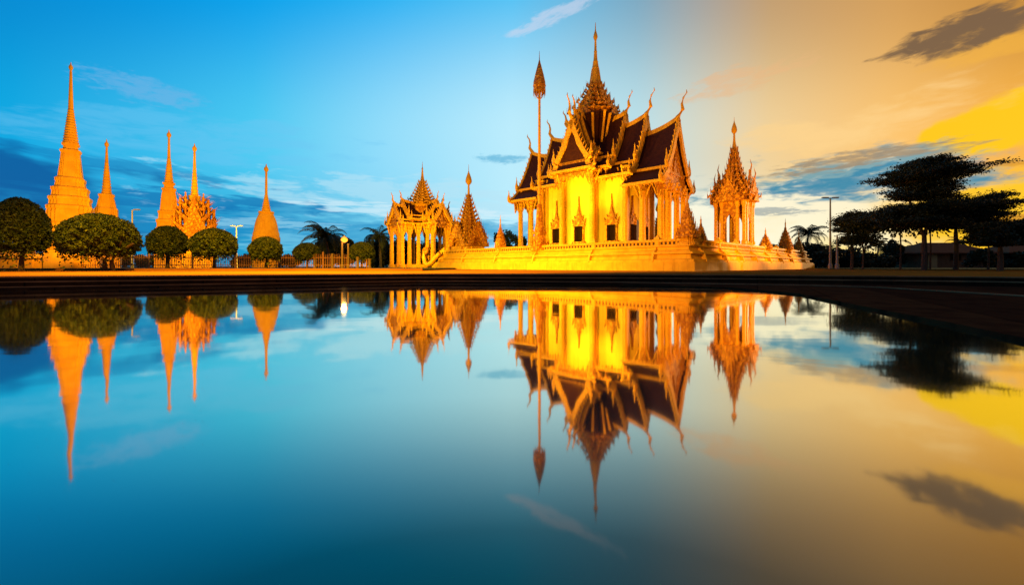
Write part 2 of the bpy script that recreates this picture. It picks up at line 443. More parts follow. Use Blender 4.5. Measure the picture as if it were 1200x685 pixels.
def leaf_mesh(name, pts, size, mat, parent=None, seed=0, droop=0.0, aspect=0.55, flat=None):
    """one mesh of many small leaves: pts is an (N,3) array"""
    rng = np.random.default_rng(seed); pts = np.asarray(pts, float); N = len(pts)
    d = rng.normal(size=(N, 3))
    if flat is not None: d[:, 2] *= flat
    d[:, 2] -= droop
    d /= np.linalg.norm(d, axis=1, keepdims=True)
    r = rng.normal(size=(N, 3)); s = np.cross(d, r); s /= np.linalg.norm(s, axis=1, keepdims=True) + 1e-9
    L = (size * rng.uniform(0.6, 1.4, N))[:, None]
    W = L * aspect
    v = np.empty((N, 4, 3)); v[:, 0] = pts - d * L * .5; v[:, 1] = pts + s * W * .5; v[:, 2] = pts + d * L * .5; v[:, 3] = pts - s * W * .5
    me = bpy.data.meshes.new(name)
    me.vertices.add(4 * N); me.vertices.foreach_set('co', v.reshape(-1))
    me.loops.add(4 * N); me.loops.foreach_set('vertex_index', np.arange(4 * N, dtype=np.int32))
    me.polygons.add(N); me.polygons.foreach_set('loop_start', np.arange(0, 4 * N, 4, dtype=np.int32))
    me.update(calc_edges=True); me.validate()
    me.materials.append(mat)
    o = bpy.data.objects.new(name, me); COL.objects.link(o)
    if parent is not None: o.parent = parent
    return o

# ================================================================ SETTING
WZ = -0.25
L0 = [(-40, -6), (-40, -3.5), (-11.0, 9.3), (-2.95, 12.9), (0, 12.75), (3.2, 12.4), (6.2, 11.6), (8.6, 10.5), (10.6, 9.6), (11.5, 8.9), (12.0, 4), (12.4, -6)]
L1 = [(-39.5, -5.5), (-39.5, -3.9), (-10.9, 9.1), (-2.95, 12.75), (0, 12.5), (3.0, 11.9), (5.5, 10.7), (7.2, 9.9), (8.0, 9.0), (7.9, 6.3), (7.8, 4), (7.7, -5.5)]
LW = [(-38.9, -4.5), (-38.9, -4.35), (-10.75, 8.6), (-2.95, 12.55), (0, 12.2), (3.0, 11.1), (4.9, 9.3), (5.0, 7.1), (4.25, 5.1), (3.7, 3.5), (3.35, 2.65), (2.9, -4.5)]
def ring(outer, zo, inner, zi, name, mat):
    n = len(outer); m = MB()
    m.add([(x, y, zo) for x, y in outer] + [(x, y, zi) for x, y in inner], [(i, (i + 1) % n, n + (i + 1) % n, n + i) for i in range(n)])
    return m
m = MB()
# riser L0 0 -> -.2, tread, riser L1, tread, riser L2, tread, down under the water
def grow(poly, d, C0=(-3.0, 3.0)):
    out = []
    for x, y in poly:
        v = Vector((x - C0[0], y - C0[1])); l = v.length; v = v * ((l + d) / l); out.append((C0[0] + v.x, C0[1] + v.y))
    return out
LA = grow(L0, -.10)
nose = MB()
for pl_, z_ in ((L0, .012), (LA, -.09), (L1, -.20)):
    q_ = grow(pl_, .07); p_ = grow(pl_, -.006); n = len(pl_)
    nose.add([(x, y, z_ + .004) for x, y in q_] + [(x, y, z_ + .004) for x, y in p_] + [(x, y, z_ - .02) for x, y in p_],
             [(i, (i + 1) % n, n + (i + 1) % n, n + i) for i in range(n)] + [(n + i, n + (i + 1) % n, 2 * n + (i + 1) % n, 2 * n + i) for i in range(n)])
for o_, zo, i_, zi in ((L0, .012, L0, -.09), (L0, -.09, LA, -.09), (LA, -.09, LA, -.20), (LA, -.20, L1, -.20), (L1, -.20, L1, -.215), (L1, -.215, LW, -.22), (LW, -.22, LW, -1.1)):
    n = len(o_)
    m.add([(x, y, zo) for x, y in o_] + [(x, y, zi) for x, y in i_], [(i, (i + 1) % n, n + (i + 1) % n, n + i) for i in range(n)])
C0 = (-3.0, 3.0)
def grow(poly, d):
    out = []
    for x, y in poly:
        v = Vector((x - C0[0], y - C0[1])); l = v.length; v = v * ((l + d) / l); out.append((C0[0] + v.x, C0[1] + v.y))
    return out
LC = grow(L0, 0.45)
n = len(L0)
m.add([(x, y, .012) for x, y in LC] + [(x, y, .012) for x, y in L0], [(i, (i + 1) % n, n + (i + 1) % n, n + i) for i in range(n)])
tag(m.build('pool_steps', M['coping']), kind='structure')
tag(nose.build('step_edges', M['nosing']), kind='structure')
m = MB(); m.add([(x, y, WZ) for x, y in LW], [tuple(range(len(LW)))])
tag(m.build('water', M['water']), kind='structure')
m = MB(); m.add([(x, y, -1.09) for x, y in LW], [tuple(range(len(LW)))])
tag(m.build('pool_floor', M['basin']), kind='structure')
# ground sheet with the pool cut out, reaching the horizon
m = MB()
LG = grow(L0, 0.02)
far = []
for x, y in LG:
    v = Vector((x - C0[0], y - C0[1])).normalized() * 1500; far.append((C0[0] + v.x, C0[1] + v.y))
mid_ = grow(LG, 20)
m.add([(x, y, 0) for x, y in LG] + [(x, y, 0) for x, y in mid_] + [(x, y, 0) for x, y in far],
      [(i, (i + 1) % n, n + (i + 1) % n, n + i) for i in range(n)] + [(n + i, n + (i + 1) % n, 2 * n + (i + 1) % n, 2 * n + i) for i in range(n)])
tag(m.build('ground', M['ground']), kind='structure')
# lawn strips beyond the plaza, with a kerb
m = MB(); m.box((-38, 62, 0.06), (66, 78, 0.12), 0)
tag(m.build('lawn', M['grass']), kind='structure')
m = MB(); m.box((-38, 22.9, 0.065), (66, 0.16, 0.13), 0)
tag(m.build('kerb', M['ground']), kind='structure')
m = MB(); m.box((60, 66, 0.04), (64, 78, 0.08), 0)
tag(m.build('grass_verge', M['grass']), kind='structure')

# ================================================================ TERRACE
LLEN, RLEN = 23.4, 28.0
terr = thing('terrace', TP(0, 0, 0), 'long golden moulded temple terrace with balustrade beside the pool', 'terrace', TROT)
# local frame: +X = -EL, +Y = ER ; terrace covers x in [-LLEN,0], y in [0,RLEN]
def rect(off): return [(off, -off), (off, RLEN + off), (-LLEN - off, RLEN + off), (-LLEN - off, -off)]
def trim(prof, name, mat, parent):
    mm = MB(); mm.loft([[(x, y, z) for x, y in rect(o)] for o, z in prof]); return mm.build(name, mat, parent)
trim([(.62, 0), (.62, .50)], 'plinth', M['terrace'], terr)
trim([(.54, .50), (.54, .62), (.36, .64), (.30, .70), (.26, .90), (.44, .93), (.44, 1.03), (.22, 1.05), (.22, 1.10), (.10, 1.16), (.10, 1.32), (.24, 1.34), (.24, 1.40)], 'moulded_wall', M['terrace'], terr)
trim([(.02, 1.402), (.02, 1.41)], 'floor', M['terrace'], terr)
def balustrade(p0, p1, nposts, slots, single):
    p0 = Vector(p0); p1 = Vector(p1); d = (p1 - p0); L = d.length; d.normalize(); rz = math.atan2(d.y, d.x)
    c = (p0 + p1) / 2
    mm = MB(); mm.box((c.x, c.y, 1.70), (L, .24, .13), rz); mm.box((c.x, c.y, 1.645), (L, .14, .05), rz)
    mm.build('handrail', M['goldfine'], terr)
    mm = MB(); mm.box((c.x, c.y, 1.43), (L, .20, .06), rz); mm.build('bottom_rail', M['goldfine'], terr)
    mm = MB(); mm.box((c.x, c.y, 1.54), (L, .03, .16), rz); mm.build('back_panel', M['wood'], terr)
    nb = int(L / slots); k = MB(); first = None
    for i in range(nb):
        q = p0 + d * ((i + .5) * L / nb)
        if single:
            if first is None:
                b_ = MB(); b_.box((0, 0, 1.54), (.10, .10, .16)); b_.lathe([(.05, 1.46), (.075, 1.50), (.05, 1.54), (.075, 1.58), (.05, 1.62)], sec_circle(8)); first = b_.build('baluster', M['terrace'], terr); o = first
            else: o = first.copy(); COL.objects.link(o)
            o.location = (q.x, q.y, 0); o.rotation_euler = (0, 0, rz)
        else: k.box((q.x, q.y, 1.54), (.085, .085, .16), rz)
    if not single: return k
    return None
BK = MB()
balustrade((-LLEN, 0, 0), (0, 0, 0), 5, .24, True)
for a_, b_ in (((0, 0, 0), (0, RLEN, 0)), ((-LLEN, RLEN, 0), (0, RLEN, 0)), ((-LLEN, 0, 0), (-LLEN, RLEN, 0))):
    kk = balustrade(a_, b_, 7, .22, False); BK.add(kk.v, kk.f)
BK.build('baluster_row', M['terrace'], terr)['kind'] = 'stuff'
post_m = None
def post(x, y, rz=0):
    global post_m
    if post_m is None:
        mm = MB(); mm.lathe([(.15, 1.40), (.15, 1.44), (.11, 1.48), (.11, 1.72), (.16, 1.76), (.16, 1.84), (.10, 1.88), (.06, 1.96), (.0, 2.04)], SQ)
        # curved console running down the moulded wall
        mm.prism([(-.06, -.16, 1.40), (-.06, -.24, 1.2), (-.06, -.40, 1.08), (-.06, -.47, .95), (-.06, -.56, .64), (-.06, -.60, .52), (-.06, -.30, .52), (-.06, -.05, 1.40)], (.12, 0, 0))
        o = mm.build('post', M['terrace'], terr); post_m = o
    else:
        o = post_m.copy(); COL.objects.link(o); o.parent = terr
    o.location = (x, y, 0.003); o.rotation_euler = (0, 0, rz)
for l in (1.7, 6.0, 10.9, 15.1, 19.4, 22.9): post(-l, 0)
for r_ in (1.2, 4.4, 7.4, 10.4, 13.7, 17.2, 20.6, 25.4): post(0, r_, PI / 2)

# ================================================================ THAI ROOF KIT
def roof_prof(w, zr, zmid, zeave, wm=0.72, n=7):
    """half cross-section: upper slope, then the skirt"""
    up = []
    for i in range(n):
        t = i / (n - 1); up.append((w * wm * t, zr - (zr - zmid) * (1 - (1 - t) ** 1.35)))
    sk = []
    z0 = zmid - 0.22
    for i in range(4):
        t = i / 3; sk.append((w * (wm - 0.03) + (w - w * (wm - .03)) * t, z0 - (z0 - zeave) * (1 - (1 - t) ** 1.2)))
    return up, sk

def roof_tier(parent, phi, x0, x1, w, zr, zmid, zeave, chofa=1.4, lift=0.45, gable=True, flames=9, s=1.0, pediment_in=0.35, mat_r=None, ped=None, wm=0.70, fin=1.25, pent=False):
    """one telescoping roof tier along direction phi (local), from x0 out to x1"""
    c, sn = math.cos(phi), math.sin(phi)
    def T(x, y, z): return Vector((x * c - y * sn, x * sn + y * c, z))
    up, sk = roof_prof(w, zr, zmid, zeave, wm)
    nx = 8
    th = 0.10 * s
    def lf(x):
        t = max(0, (x - x0) / (x1 - x0)); return lift * t ** 2.2
    def slab(mm, prof, top=True, th=th):
        for sd in (1, -1):
            secs = []
            for i in range(nx + 1):
                x = x0 + (x1 - x0) * i / nx
                pts = [T(x, sd * y, z + lf(x) * (1 - j / (len(prof) - 1) if top else 0)) for j, (y, z) in enumerate(prof)]
                low_ = [p - Vector((0, 0, th)) for p in reversed(pts)]
                secs.append(pts + low_)
            mm.loft(secs)
    rm = MB(); slab(rm, up); slab(rm, sk, False)
    roof = rm.build('roof', mat_r or M['roof'], parent)
    # gilded bands: fascia between slopes, eave edge, ridge
    for sd in (1, -1):
        L = x1 - x0; xc = (x0 + x1) / 2
        for (y, z, h, d) in ((up[-1][0] + .03, up[-1][1] - .10, .20 * s, .10), (sk[-1][0] + .02, sk[-1][1] - .10, .20 * s, .10)):
            bm_ = MB(); p = T(xc, sd * y, z); bm_.box(p, (L + .04, d, h), phi); bm_.build('eave_band', M['goldfine'], roof)
    bm_ = MB(); secs = []
    for i in range(nx + 1):
        x = x0 + (x1 - x0) * i / nx; z = zr + lf(x)
        secs.append([T(x, -.12 * s, z - .16), T(x, .12 * s, z - .16), T(x, .08 * s, z + .20 * s), T(x, -.08 * s, z + .20 * s)])
    bm_.loft(secs)
    bm_.build('ridge_crest', M['goldfine'], roof)
    # hanging lace under the eave
    for sd in (1, -1):
        lm = MB(); L = x1 - x0; k = max(3, int(L / (.28 * s)))
        p0 = T((x0 + x1) / 2, sd * (w - .10), zeave - .16); lm.box(p0, (L, .05, .06), phi)
        for i in range(k):
            x = x0 + (i + .5) * L / k; hh = (.44 if i % 4 == 1 else .20) * s
            p = T(x, sd * (w - .10), zeave - .17)
            lm.prism([p + T(-L / k / 2, 0, 0), p + T(L / k / 2, 0, 0), p + T(0.02, 0, -hh)], T(0, .04, 0))
        lm.build('eave_lace', M['gold'], roof)
    # bargeboards
    xb = x1 + .05
    prof = [(y, z + lf(x1) * (1 - j / (len(up) - 1))) for j, (y, z) in enumerate(up)] 
    prof2 = [(y, z) for y, z in sk]
    bw = .30 * s
    for sd in (1, -1):
        bb = MB()
        for pr in (prof, prof2):
            secs = []
            for j, (y, z) in enumerate(pr):
                a = pr[max(j - 1, 0)]; b = pr[min(j + 1, len(pr) - 1)]
                ty, tz = b[0] - a[0], b[1] - a[1]; l = math.hypot(ty, tz); ny, nz = -tz / l, ty / l
                ny, nz = (ny, nz) if nz > 0 else (-ny, -nz)
                wv = bw * (1 + .18 * math.sin(j * 2.4))
                o0 = (y + ny * .10 * s, z + nz * .14 * s); i0 = (y - ny * wv, z - nz * wv)
                secs.append([T(xb - .09, sd * o0[0], o0[1]), T(xb + .09, sd * o0[0], o0[1]), T(xb + .09, sd * i0[0], i0[1]), T(xb - .09, sd * i0[0], i0[1])])
            bb.loft(secs)
        # flames riding the bargeboard
        N = flames
        for i in range(N):
            t = (i + .8) / (N + .3)
            jj = t * (len(prof) - 1); j = int(jj); fr = jj - j
            y = prof[j][0] * (1 - fr) + prof[min(j + 1, len(prof) - 1)][0] * fr
            z = prof[j][1] * (1 - fr) + prof[min(j + 1, len(prof) - 1)][1] * fr
            bb.flame(T(xb, sd * (y + .04), z + .05), T(0, sd * .35, 1), T(0, sd * 1, 0), .34 * s, .17 * s, .06)
        for i in range(3):
            t = (i + .7) / 3.2; y = sk[0][0] * (1 - t) + sk[-1][0] * t; z = sk[0][1] * (1 - t) + sk[-1][1] * t
            bb.flame(T(xb, sd * y, z + .05), T(0, sd * .4, 1), T(0, sd * 1, 0), .28 * s, .15 * s, .06)
        bb.build('bargeboard', M['goldfine'], roof)
    # upturned foot finials
    for sd in (1, -1):
        for (y, z, h) in ((prof[-1][0], prof[-1][1], fin * s), (sk[-1][0], sk[-1][1], fin * .8 * s)):
            ff = MB(); b = T(xb, sd * y, z - .05)
            pts = [b + T(0, sd * .0, -.12 * s), b + T(0, sd * .20 * s, .0), b + T(0, sd * .26 * s, .28 * h), b + T(0, sd * .18 * s, .62 * h), b + T(0, sd * .22 * s, 1.0 * h)]
            ff.tube(pts, [.12 * s, .14 * s, .12 * s, .06 * s, .012], 6)
            ff.flame(b + T(0, sd * .1, 0), T(0, 0, 1), T(0, sd, 0), h * .7, .24 * s, .08)
            ff.build('foot_finial', M['goldfine'], roof)
    if chofa:
        cf = MB(); z = zr + lf(x1); h = chofa
        pts = [(x1 - .25, z - .12), (x1 + .02, z + .10), (x1 + .20 * h, z + .32 * h), (x1 + .16 * h, z + .55 * h), (x1 + .22 * h, z + .78 * h), (x1 + .36 * h, z + .96 * h), (x1 + .34 * h, z + 1.08 * h)]
        cf.tube([T(x, 0, zz) for x, zz in pts], [.14 * s, .18 * s, .14 * s, .09 * s, .07 * s, .05 * s, .015], 6)
        cf.flame(T(x1 + .03, 0, z), T(.3, 0, 1), T(1, 0, 0), .38 * h, .22 * s, .08)
        cf.build('chofa', M['goldfine'], roof)
    if gable:
        gm = MB(); xg = x1 - pediment_in
        pts = [T(xg, y * .96, z + lf(x1) * .5 * (1 - j / (len(up) - 1)) - .12) for j, (y, z) in enumerate(up)]
        ptl = [T(xg, -y * .96, z + lf(x1) * .5 * (1 - j / (len(up) - 1)) - .12) for j, (y, z) in enumerate(up)][1:]
        low_z = up[-1][1] - .25
        poly = list(reversed(ptl)) + pts
        poly = poly + [T(xg, up[-1][0] * .96, low_z), T(xg, -up[-1][0] * .96, low_z)]
        gm.prism(poly, T(.14, 0, 0))
        # relief: concentric borders and a central motif
        for k_, sc in (() if ped else ((1, .78), (2, .52))):
            zc = low_z + .12
            H = (zr - low_z) * sc; Wd = up[-1][0] * sc * .92
            for sd in (1, -1):
                gm.prism([T(xg + .10, sd * Wd, zc), T(xg + .10, sd * Wd * .48, zc + H * .46), T(xg + .10, 0, zc + H), T(xg + .10, 0, zc + H - .22), T(xg + .10, sd * Wd * .42, zc + H * .40), T(xg + .10, sd * (Wd - .22), zc)], T(.07, 0, 0))
        if not ped: gm.flame(T(xg + .12, 0, low_z + .1), (0, 0, 1), T(0, 1, 0), (zr - low_z) * .42, .5 * s, .12, 0)
        for (yy, hh) in ((w * .95, .16), (w * .80, .12)):
            pass
        gm.box(T(xg + .02, 0, low_z - .02), (.24, up[-1][0] * 2.0, .22 * s), phi)
        # lower panel between the skirts
        pl = [T(xg, y * .97, z - .10) for y, z in sk]
        pr_ = [T(xg, -y * .97, z - .10) for y, z in reversed(sk)]
        gm.prism(pl + [T(xg, sk[-1][0] * .97, sk[-1][1] - .22), T(xg, -sk[-1][0] * .97, sk[-1][1] - .22)] + pr_, T(.12, 0, 0))
        gm.box(T(xg + .03, 0, sk[-1][1] - .26), (.24, sk[-1][0] * 1.98, .16 * s), phi)
        # pendants
        k = 9
        for i in range(k):
            y = (-1 + 2 * (i + .5) / k) * sk[-1][0] * .96
            e = abs(y) / sk[-1][0]
            hh = (.25 + 1.0 * e ** 2.2) * s
            gm.prism([T(xg, y - sk[-1][0] / k, sk[-1][1] - .32), T(xg, y + sk[-1][0] / k, sk[-1][1] - .32), T(xg, y + .25 * e * (1 if y > 0 else -1) * s, sk[-1][1] - .32 - hh)], T(.08, 0, 0))
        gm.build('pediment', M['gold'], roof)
        if ped:
            pm = MB(); pp = [v + T(.17, 0, 0) for v in [Vector(q) for q in pts]]; pl2 = [Vector(q) + T(.17, 0, 0) for q in ptl]
            pm.prism(list(reversed(pl2)) + pp, T(.02, 0, 0)); pm.build('tympanum', ped, roof)
    return roof

def column(parent, x, y, z0, z1, r=.17, mat=None, sec=None):
    mm = MB()
    mm.lathe([(r * 1.9, z0), (r * 1.9, z0 + .18), (r * 1.5, z0 + .26), (r * 1.6, z0 + .38), (r * 1.15, z0 + .5), (r * 1.05, z0 + .9), (r * .92, z1 - .9),
              (r * .95, z1 - .72), (r * 1.3, z1 - .62), (r * 1.0, z1 - .52), (r * 1.5, z1 - .30), (r * 1.1, z1 - .18), (r * 1.8, z1)], sec or RED, (0, 0))
    # bracket arms under the eave
    for a in range(4):
        ca, sa = math.cos(a * PI / 2), math.sin(a * PI / 2)
        pts = [(0.8 * r, z1 - 1.25), (1.9 * r, z1 - .85), (2.3 * r, z1 - .5), (3.0 * r, z1 - .25), (3.3 * r, z1)]
        mm.tube([(p * ca, p * sa, zz) for p, zz in pts], [.03, .05, .07, .06, .08], 5)
    o = mm.build('column', mat or M['goldfine'], parent)
    o.location = (x, y, 0)
    return o
def column_copy(src, x, y):
    o = src.copy(); COL.objects.link(o); o.location = (x, y, 0); return o

def antefix_ring(mm, hw, z, h, w, n):
    """flame-leaves standing along the four edges of a square tier"""
    for a in range(4):
        ca, sa = math.cos(a * PI / 2), math.sin(a * PI / 2)
        for i in range(n):
            t = -1 + 2 * (i + .5) / n
            x, y = hw, t * hw
            hh = h * (1.0 if i in (0, n - 1) else (.9 if i == n // 2 else .6))
            b = Vector((x * ca - y * sa, x * sa + y * ca, z))
            mm.flame(b, (ca * .12, sa * .12, 1), (-sa, ca, 0), hh, w, .05, 0.0)
        # corner spike
        b = Vector((hw * (ca - sa) * .98, hw * (sa + ca) * .98, z))
        mm.tube([b - Vector((0, 0, .1)), b + Vector((0, 0, h * .6)), b + Vector((0, 0, h * 1.5))], [.07 * h, .05 * h, .008], 5)

def spire_tiers(parent, tiers, name='spire_tier', mat=None, gablets=False):
    """tiers: list of (half width, z0, z1)"""
    for k, (hw, z0, z1) in enumerate(tiers):
        h = z1 - z0
        mm = MB()
        mm.lathe([(hw * .94, z0), (hw * .94, z0 + h * .12), (hw * .86, z0 + h * .2), (hw * .84, z0 + h * .62), (hw * .95, z0 + h * .74), (hw * 1.02, z0 + h * .80), (hw * 1.02, z0 + h * .9), (hw * .86, z1)], RED)
        nn = max(3, min(7, int(hw / .28)))
        antefix_ring(mm, hw * .98, z0 + h * .88, h * .62, hw * 1.1 / nn, nn)
        if gablets:
            for a in range(4):
                ca, sa = math.cos(a * PI / 2), math.sin(a * PI / 2)
                b = Vector((ca * hw * 1.0, sa * hw * 1.0, z0))
                mm.prism([b + Vector((-sa, ca, 0)) * hw * .42, b + Vector((-sa, ca, 0)) * hw * .22 + Vector((0, 0, h * .6)), b + Vector((0, 0, h * 1.35)), b - Vector((-sa, ca, 0)) * hw * .22 + Vector((0, 0, h * .6)), b - Vector((-sa, ca, 0)) * hw * .42], (ca * .12, sa * .12, 0))
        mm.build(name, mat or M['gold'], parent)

def window(parent, x, y, z0, rz, w=.62, h=1.15, s=1.0, peak=2.0):
    """tall window with a spired pediment; faces local -Y before rotation"""
    mm = MB()
    mm.box((-w / 2 - .08, -.07, z0 + h / 2), (.14, .16, h)); mm.box((w / 2 + .08, -.07, z0 + h / 2), (.14, .16, h))
    mm.box((0, -.08, z0 + h + .06), (w + .5, .22, .12)); mm.box((0, -.09, z0 - .08), (w + .55, .26, .16)); mm.box((0, -.07, z0 - .28), (w + .35, .2, .24))
    mm.box((0, -.10, z0 + h + .17), (w + .36, .18, .10))
    zt = z0 + h + .22
    W = w * .78
    prof = [(W, 0), (W * .86, .12), (W * .66, .30), (W * .60, .34), (W * .44, .62), (W * .36, .68), (W * .22, .98), (W * .10, 1.3), (0.012, peak)]
    mm.prism([(a, -.09, zt + b) for a, b in prof] + [(-a, -.09, zt + b) for a, b in reversed(prof)], (0, .18, 0))
    for sd in (1, -1):
        mm.flame((sd * W * .98, -.1, zt), (sd * .2, 0, 1), (sd, 0, 0), .42, .18, .14)
        mm.flame((sd * W * .62, -.1, zt + .34), (sd * .2, 0, 1), (sd, 0, 0), .34, .15, .14)
    mm.prism([(W * .5, -.2, zt + .02), (0, -.2, zt + .55), (-W * .5, -.2, zt + .02)], (0, .06, 0))
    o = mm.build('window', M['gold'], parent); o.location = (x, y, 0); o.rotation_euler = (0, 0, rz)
    p = MB(); p.box((0, .02, z0 + h / 2), (w, .05, h)); p.build('pane', M['dark'], o)
    q = MB()
    for sd in (1, -1): q.box((sd * (w / 2 - .05), -.16, z0 + h / 2), (.03, .24, h * .96), sd * .3)
    q.build('shutter', M['wood'], o)
    return o

# ================================================================ MAIN TEMPLE
ZF = 1.41
tem = thing('temple', (TC.x, TC.y, ZF), 'large golden cruciform temple hall with maroon tiled roofs and tall spire', 'temple', TROT + R(4))
class Off:                 # temple parts are modelled with world heights; an Empty at floor level carries them
    pass
def tz(o): return o
T0 = tem
# everything below uses z measured from the ground: shift by -ZF through this builder
_old_build = MB.build
ZSH = [0.0]
def _b(self, name, mat, parent=None, smooth=False, ang=35):
    if parent is not None and ZSH[0]:
        self.v = [(x, y, z - ZSH[0]) for x, y, z in self.v]
    return _old_build(self, name, mat, parent, smooth, ang)
MB.build = _b
ZSH[0] = ZF
m = MB(); m.lathe([(1, ZF), (1, ZF)], SQ) if False else None
m.loft([[(x * k, y * k2, z) for x, y in SQ] for k, k2, z in ((8.0, 3.3, ZF + .004), (8.0, 3.3, ZF + .12), (7.8, 3.1, ZF + .12), (7.8, 3.1, ZF + .28))])
m.loft([[(x * 3.3, y * 4.35, z) for x, y in SQ] for z in (ZF + .004, ZF + .14)])
m.build('base', M['goldfine'], tem)
WT = 7.7
m = MB(); m.box((0, 0, (ZF + WT) / 2 + .1), (8.0, 4.0, WT - ZF - .2)); m.build('hall_wall', M['cream'], tem)
m = MB(); m.box((0, 0, (ZF + 8.3) / 2 + .1), (3.0, 5.2, 8.3 - ZF - .2)); m.build('porch_wall', M['cream'], tem)
for sx in (1, -1):
    for sy in (1, -1):
        m = MB(); m.box((sx * 3.95, sy * 1.95, 4.5), (.40, .40, 6.2)); m.build('wall_pilaster', M['goldfine'], tem)
        m = MB(); m.box((sx * 1.45, sy * 2.57, 4.8), (.30, .30, 6.6)); m.build('wall_pilaster', M['goldfine'], tem)
m = MB(); m.box((0, 0, ZF + .45), (8.2, 4.2, .5)); m.build('wall_base', M['goldfine'], tem)
m = MB(); m.box((0, 0, ZF + .44), (3.2, 5.4, .48)); m.build('wall_base', M['goldfine'], tem)
for sy, rz in ((-1, 0), (1, PI)):
    window(tem, 0, sy * 2.6, 2.35, rz, .70, 1.30, peak=2.3)
    for a in (-2.75, 2.75): window(tem, a, sy * 2.0, 2.35, rz, .70, 1.30, peak=2.3)
for sx, rz in ((1, PI / 2), (-1, -PI / 2)):
    for a in (-1.15, 1.15): window(tem, sx * 4.0, a, 2.35, rz, .70, 1.30, peak=2.1)
    d = MB(); d.box((sx * 4.02, 0, 2.9), (.05, .8, 2.4)); d.build('door', M['wood'], tem)
c1 = column(tem, 6.9, -2.3, ZF + .28, 6.6, .21)
for x, y in ((6.9, 2.3), (-6.9, -2.3), (-6.9, 2.3), (6.9, -.85), (6.9, .85), (-6.9, -.85), (-6.9, .85), (5.5, -2.4), (5.5, 2.4), (-5.5, -2.4), (-5.5, 2.4)): column_copy(c1, x, y)
c2 = column(tem, 1.5, -3.05, ZF + .14, 8.1, .20)
for x, y in ((-1.5, -3.05), (1.5, 3.05), (-1.5, 3.05), (4.15, -2.5), (-4.15, -2.5), (4.15, 2.5), (-4.15, 2.5)): column_copy(c2, x, y)
# roofs: long arms (phi 0 and pi), short arms (-pi/2, pi/2)
for phi in (0, PI):
    roof_tier(tem, phi, 4.2, 7.3, 3.3, 11.0, 7.75, 6.55, 1.9, .75, wm=.66)
    roof_tier(tem, phi, 1.6, 4.75, 2.95, 12.0, 8.65, 7.55, 1.9, .65, flames=9, wm=.68)
    roof_tier(tem, phi, .4, 2.9, 2.85, 12.9, 9.4, 8.4, 1.7, .35, flames=7, wm=.70)
for phi in (-PI / 2, PI / 2):
    roof_tier(tem, phi, 1.5, 3.75, 1.95, 12.1, 9.1, 8.15, 1.9, .30, ped=M['roof'], flames=9, pediment_in=.22, wm=.85)
    roof_tier(tem, phi, 1.0, 3.1, 1.75, 12.7, 9.7, 9.2, 1.5, .25, flames=0, gable=False, fin=.6)
    roof_tier(tem, phi, .8, 2.5, 1.65, 13.2, 10.3, 9.8, .9, .12, flames=0, gable=False, fin=.5)
    # pent roof below the porch gable
    c_, s_ = math.cos(phi), math.sin(phi)
    def Q(x, y, z): return Vector((x * c_ - y * s_, x * s_ + y * c_, z))
    m = MB(); m.add([Q(3.55, -1.75, 8.95), Q(3.55, 1.75, 8.95), Q(3.98, 1.95, 8.30), Q(3.98, -1.95, 8.30), Q(3.55, -1.75, 8.85), Q(3.55, 1.75, 8.85), Q(3.98, 1.95, 8.20), Q(3.98, -1.95, 8.20)], [(0, 1, 2, 3), (4, 7, 6, 5), (0, 4, 5, 1), (1, 5, 6, 2), (2, 6, 7, 3), (3, 7, 4, 0)])
    pr_ = m.build('roof', M['roof'], tem)
    for xx, zz in ((4.0, 8.22), (3.58, 9.0)):
        m = MB(); m.box(Q(xx, 0, zz), (.10, 3.9 if xx > 3.8 else 3.5, .18), phi); m.build('eave_band', M['goldfine'], pr_)
# central tower
m = MB(); m.lathe([(1.2, 11.0), (1.65, 12.6), (1.9, 13.2), (2.0, 13.25), (2.0, 13.4), (1.6, 13.5)], RED)
m.build('tower_drum', M['roof'], tem)
for a in range(4):
    for k in (-1, -.5, 0, .5):
        ca, sa = math.cos(a * PI / 2), math.sin(a * PI / 2)
        p = [(1.25, k * 1.1, 10.9), (1.62, k * 1.4, 12.4), (1.98, k * 1.8, 13.3)]
        m = MB(); m.tube([(x * ca - y * sa, x * sa + y * ca, z) for x, y, z in p], [.09, .10, .12], 5)
        m.build('tower_rib', M['goldfine'], tem)
spire_tiers(tem, [(1.90, 13.4, 13.95), (1.58, 13.9, 14.45), (1.28, 14.4, 15.0), (1.0, 14.95, 15.5), (.78, 15.45, 15.95), (.62, 15.9, 16.45)], gablets=True)
m = MB(); m.lathe([(.56, 16.4), (.50, 16.7), (.40, 17.3), (.31, 17.9), (.34, 17.95), (.30, 18.05), (.22, 18.5), (.24, 18.56), (.18, 18.7), (.13, 19.4), (.15, 19.5), (.11, 19.6), (.085, 20.5), (.14, 20.6), (.20, 20.8), (.16, 21.0), (.05, 21.4), (.02, 22.1)], sec_circle(12))
for k in range(8):
    a = k * PI / 4; m.tube([(.54 * math.cos(a), .54 * math.sin(a), 16.45), (.42 * math.cos(a), .42 * math.sin(a), 17.2), (.32 * math.cos(a), .32 * math.sin(a), 17.95)], [.05, .045, .03], 5)
m.build('spire', M['goldfine'], tem, True)
ZSH[0] = 0.0

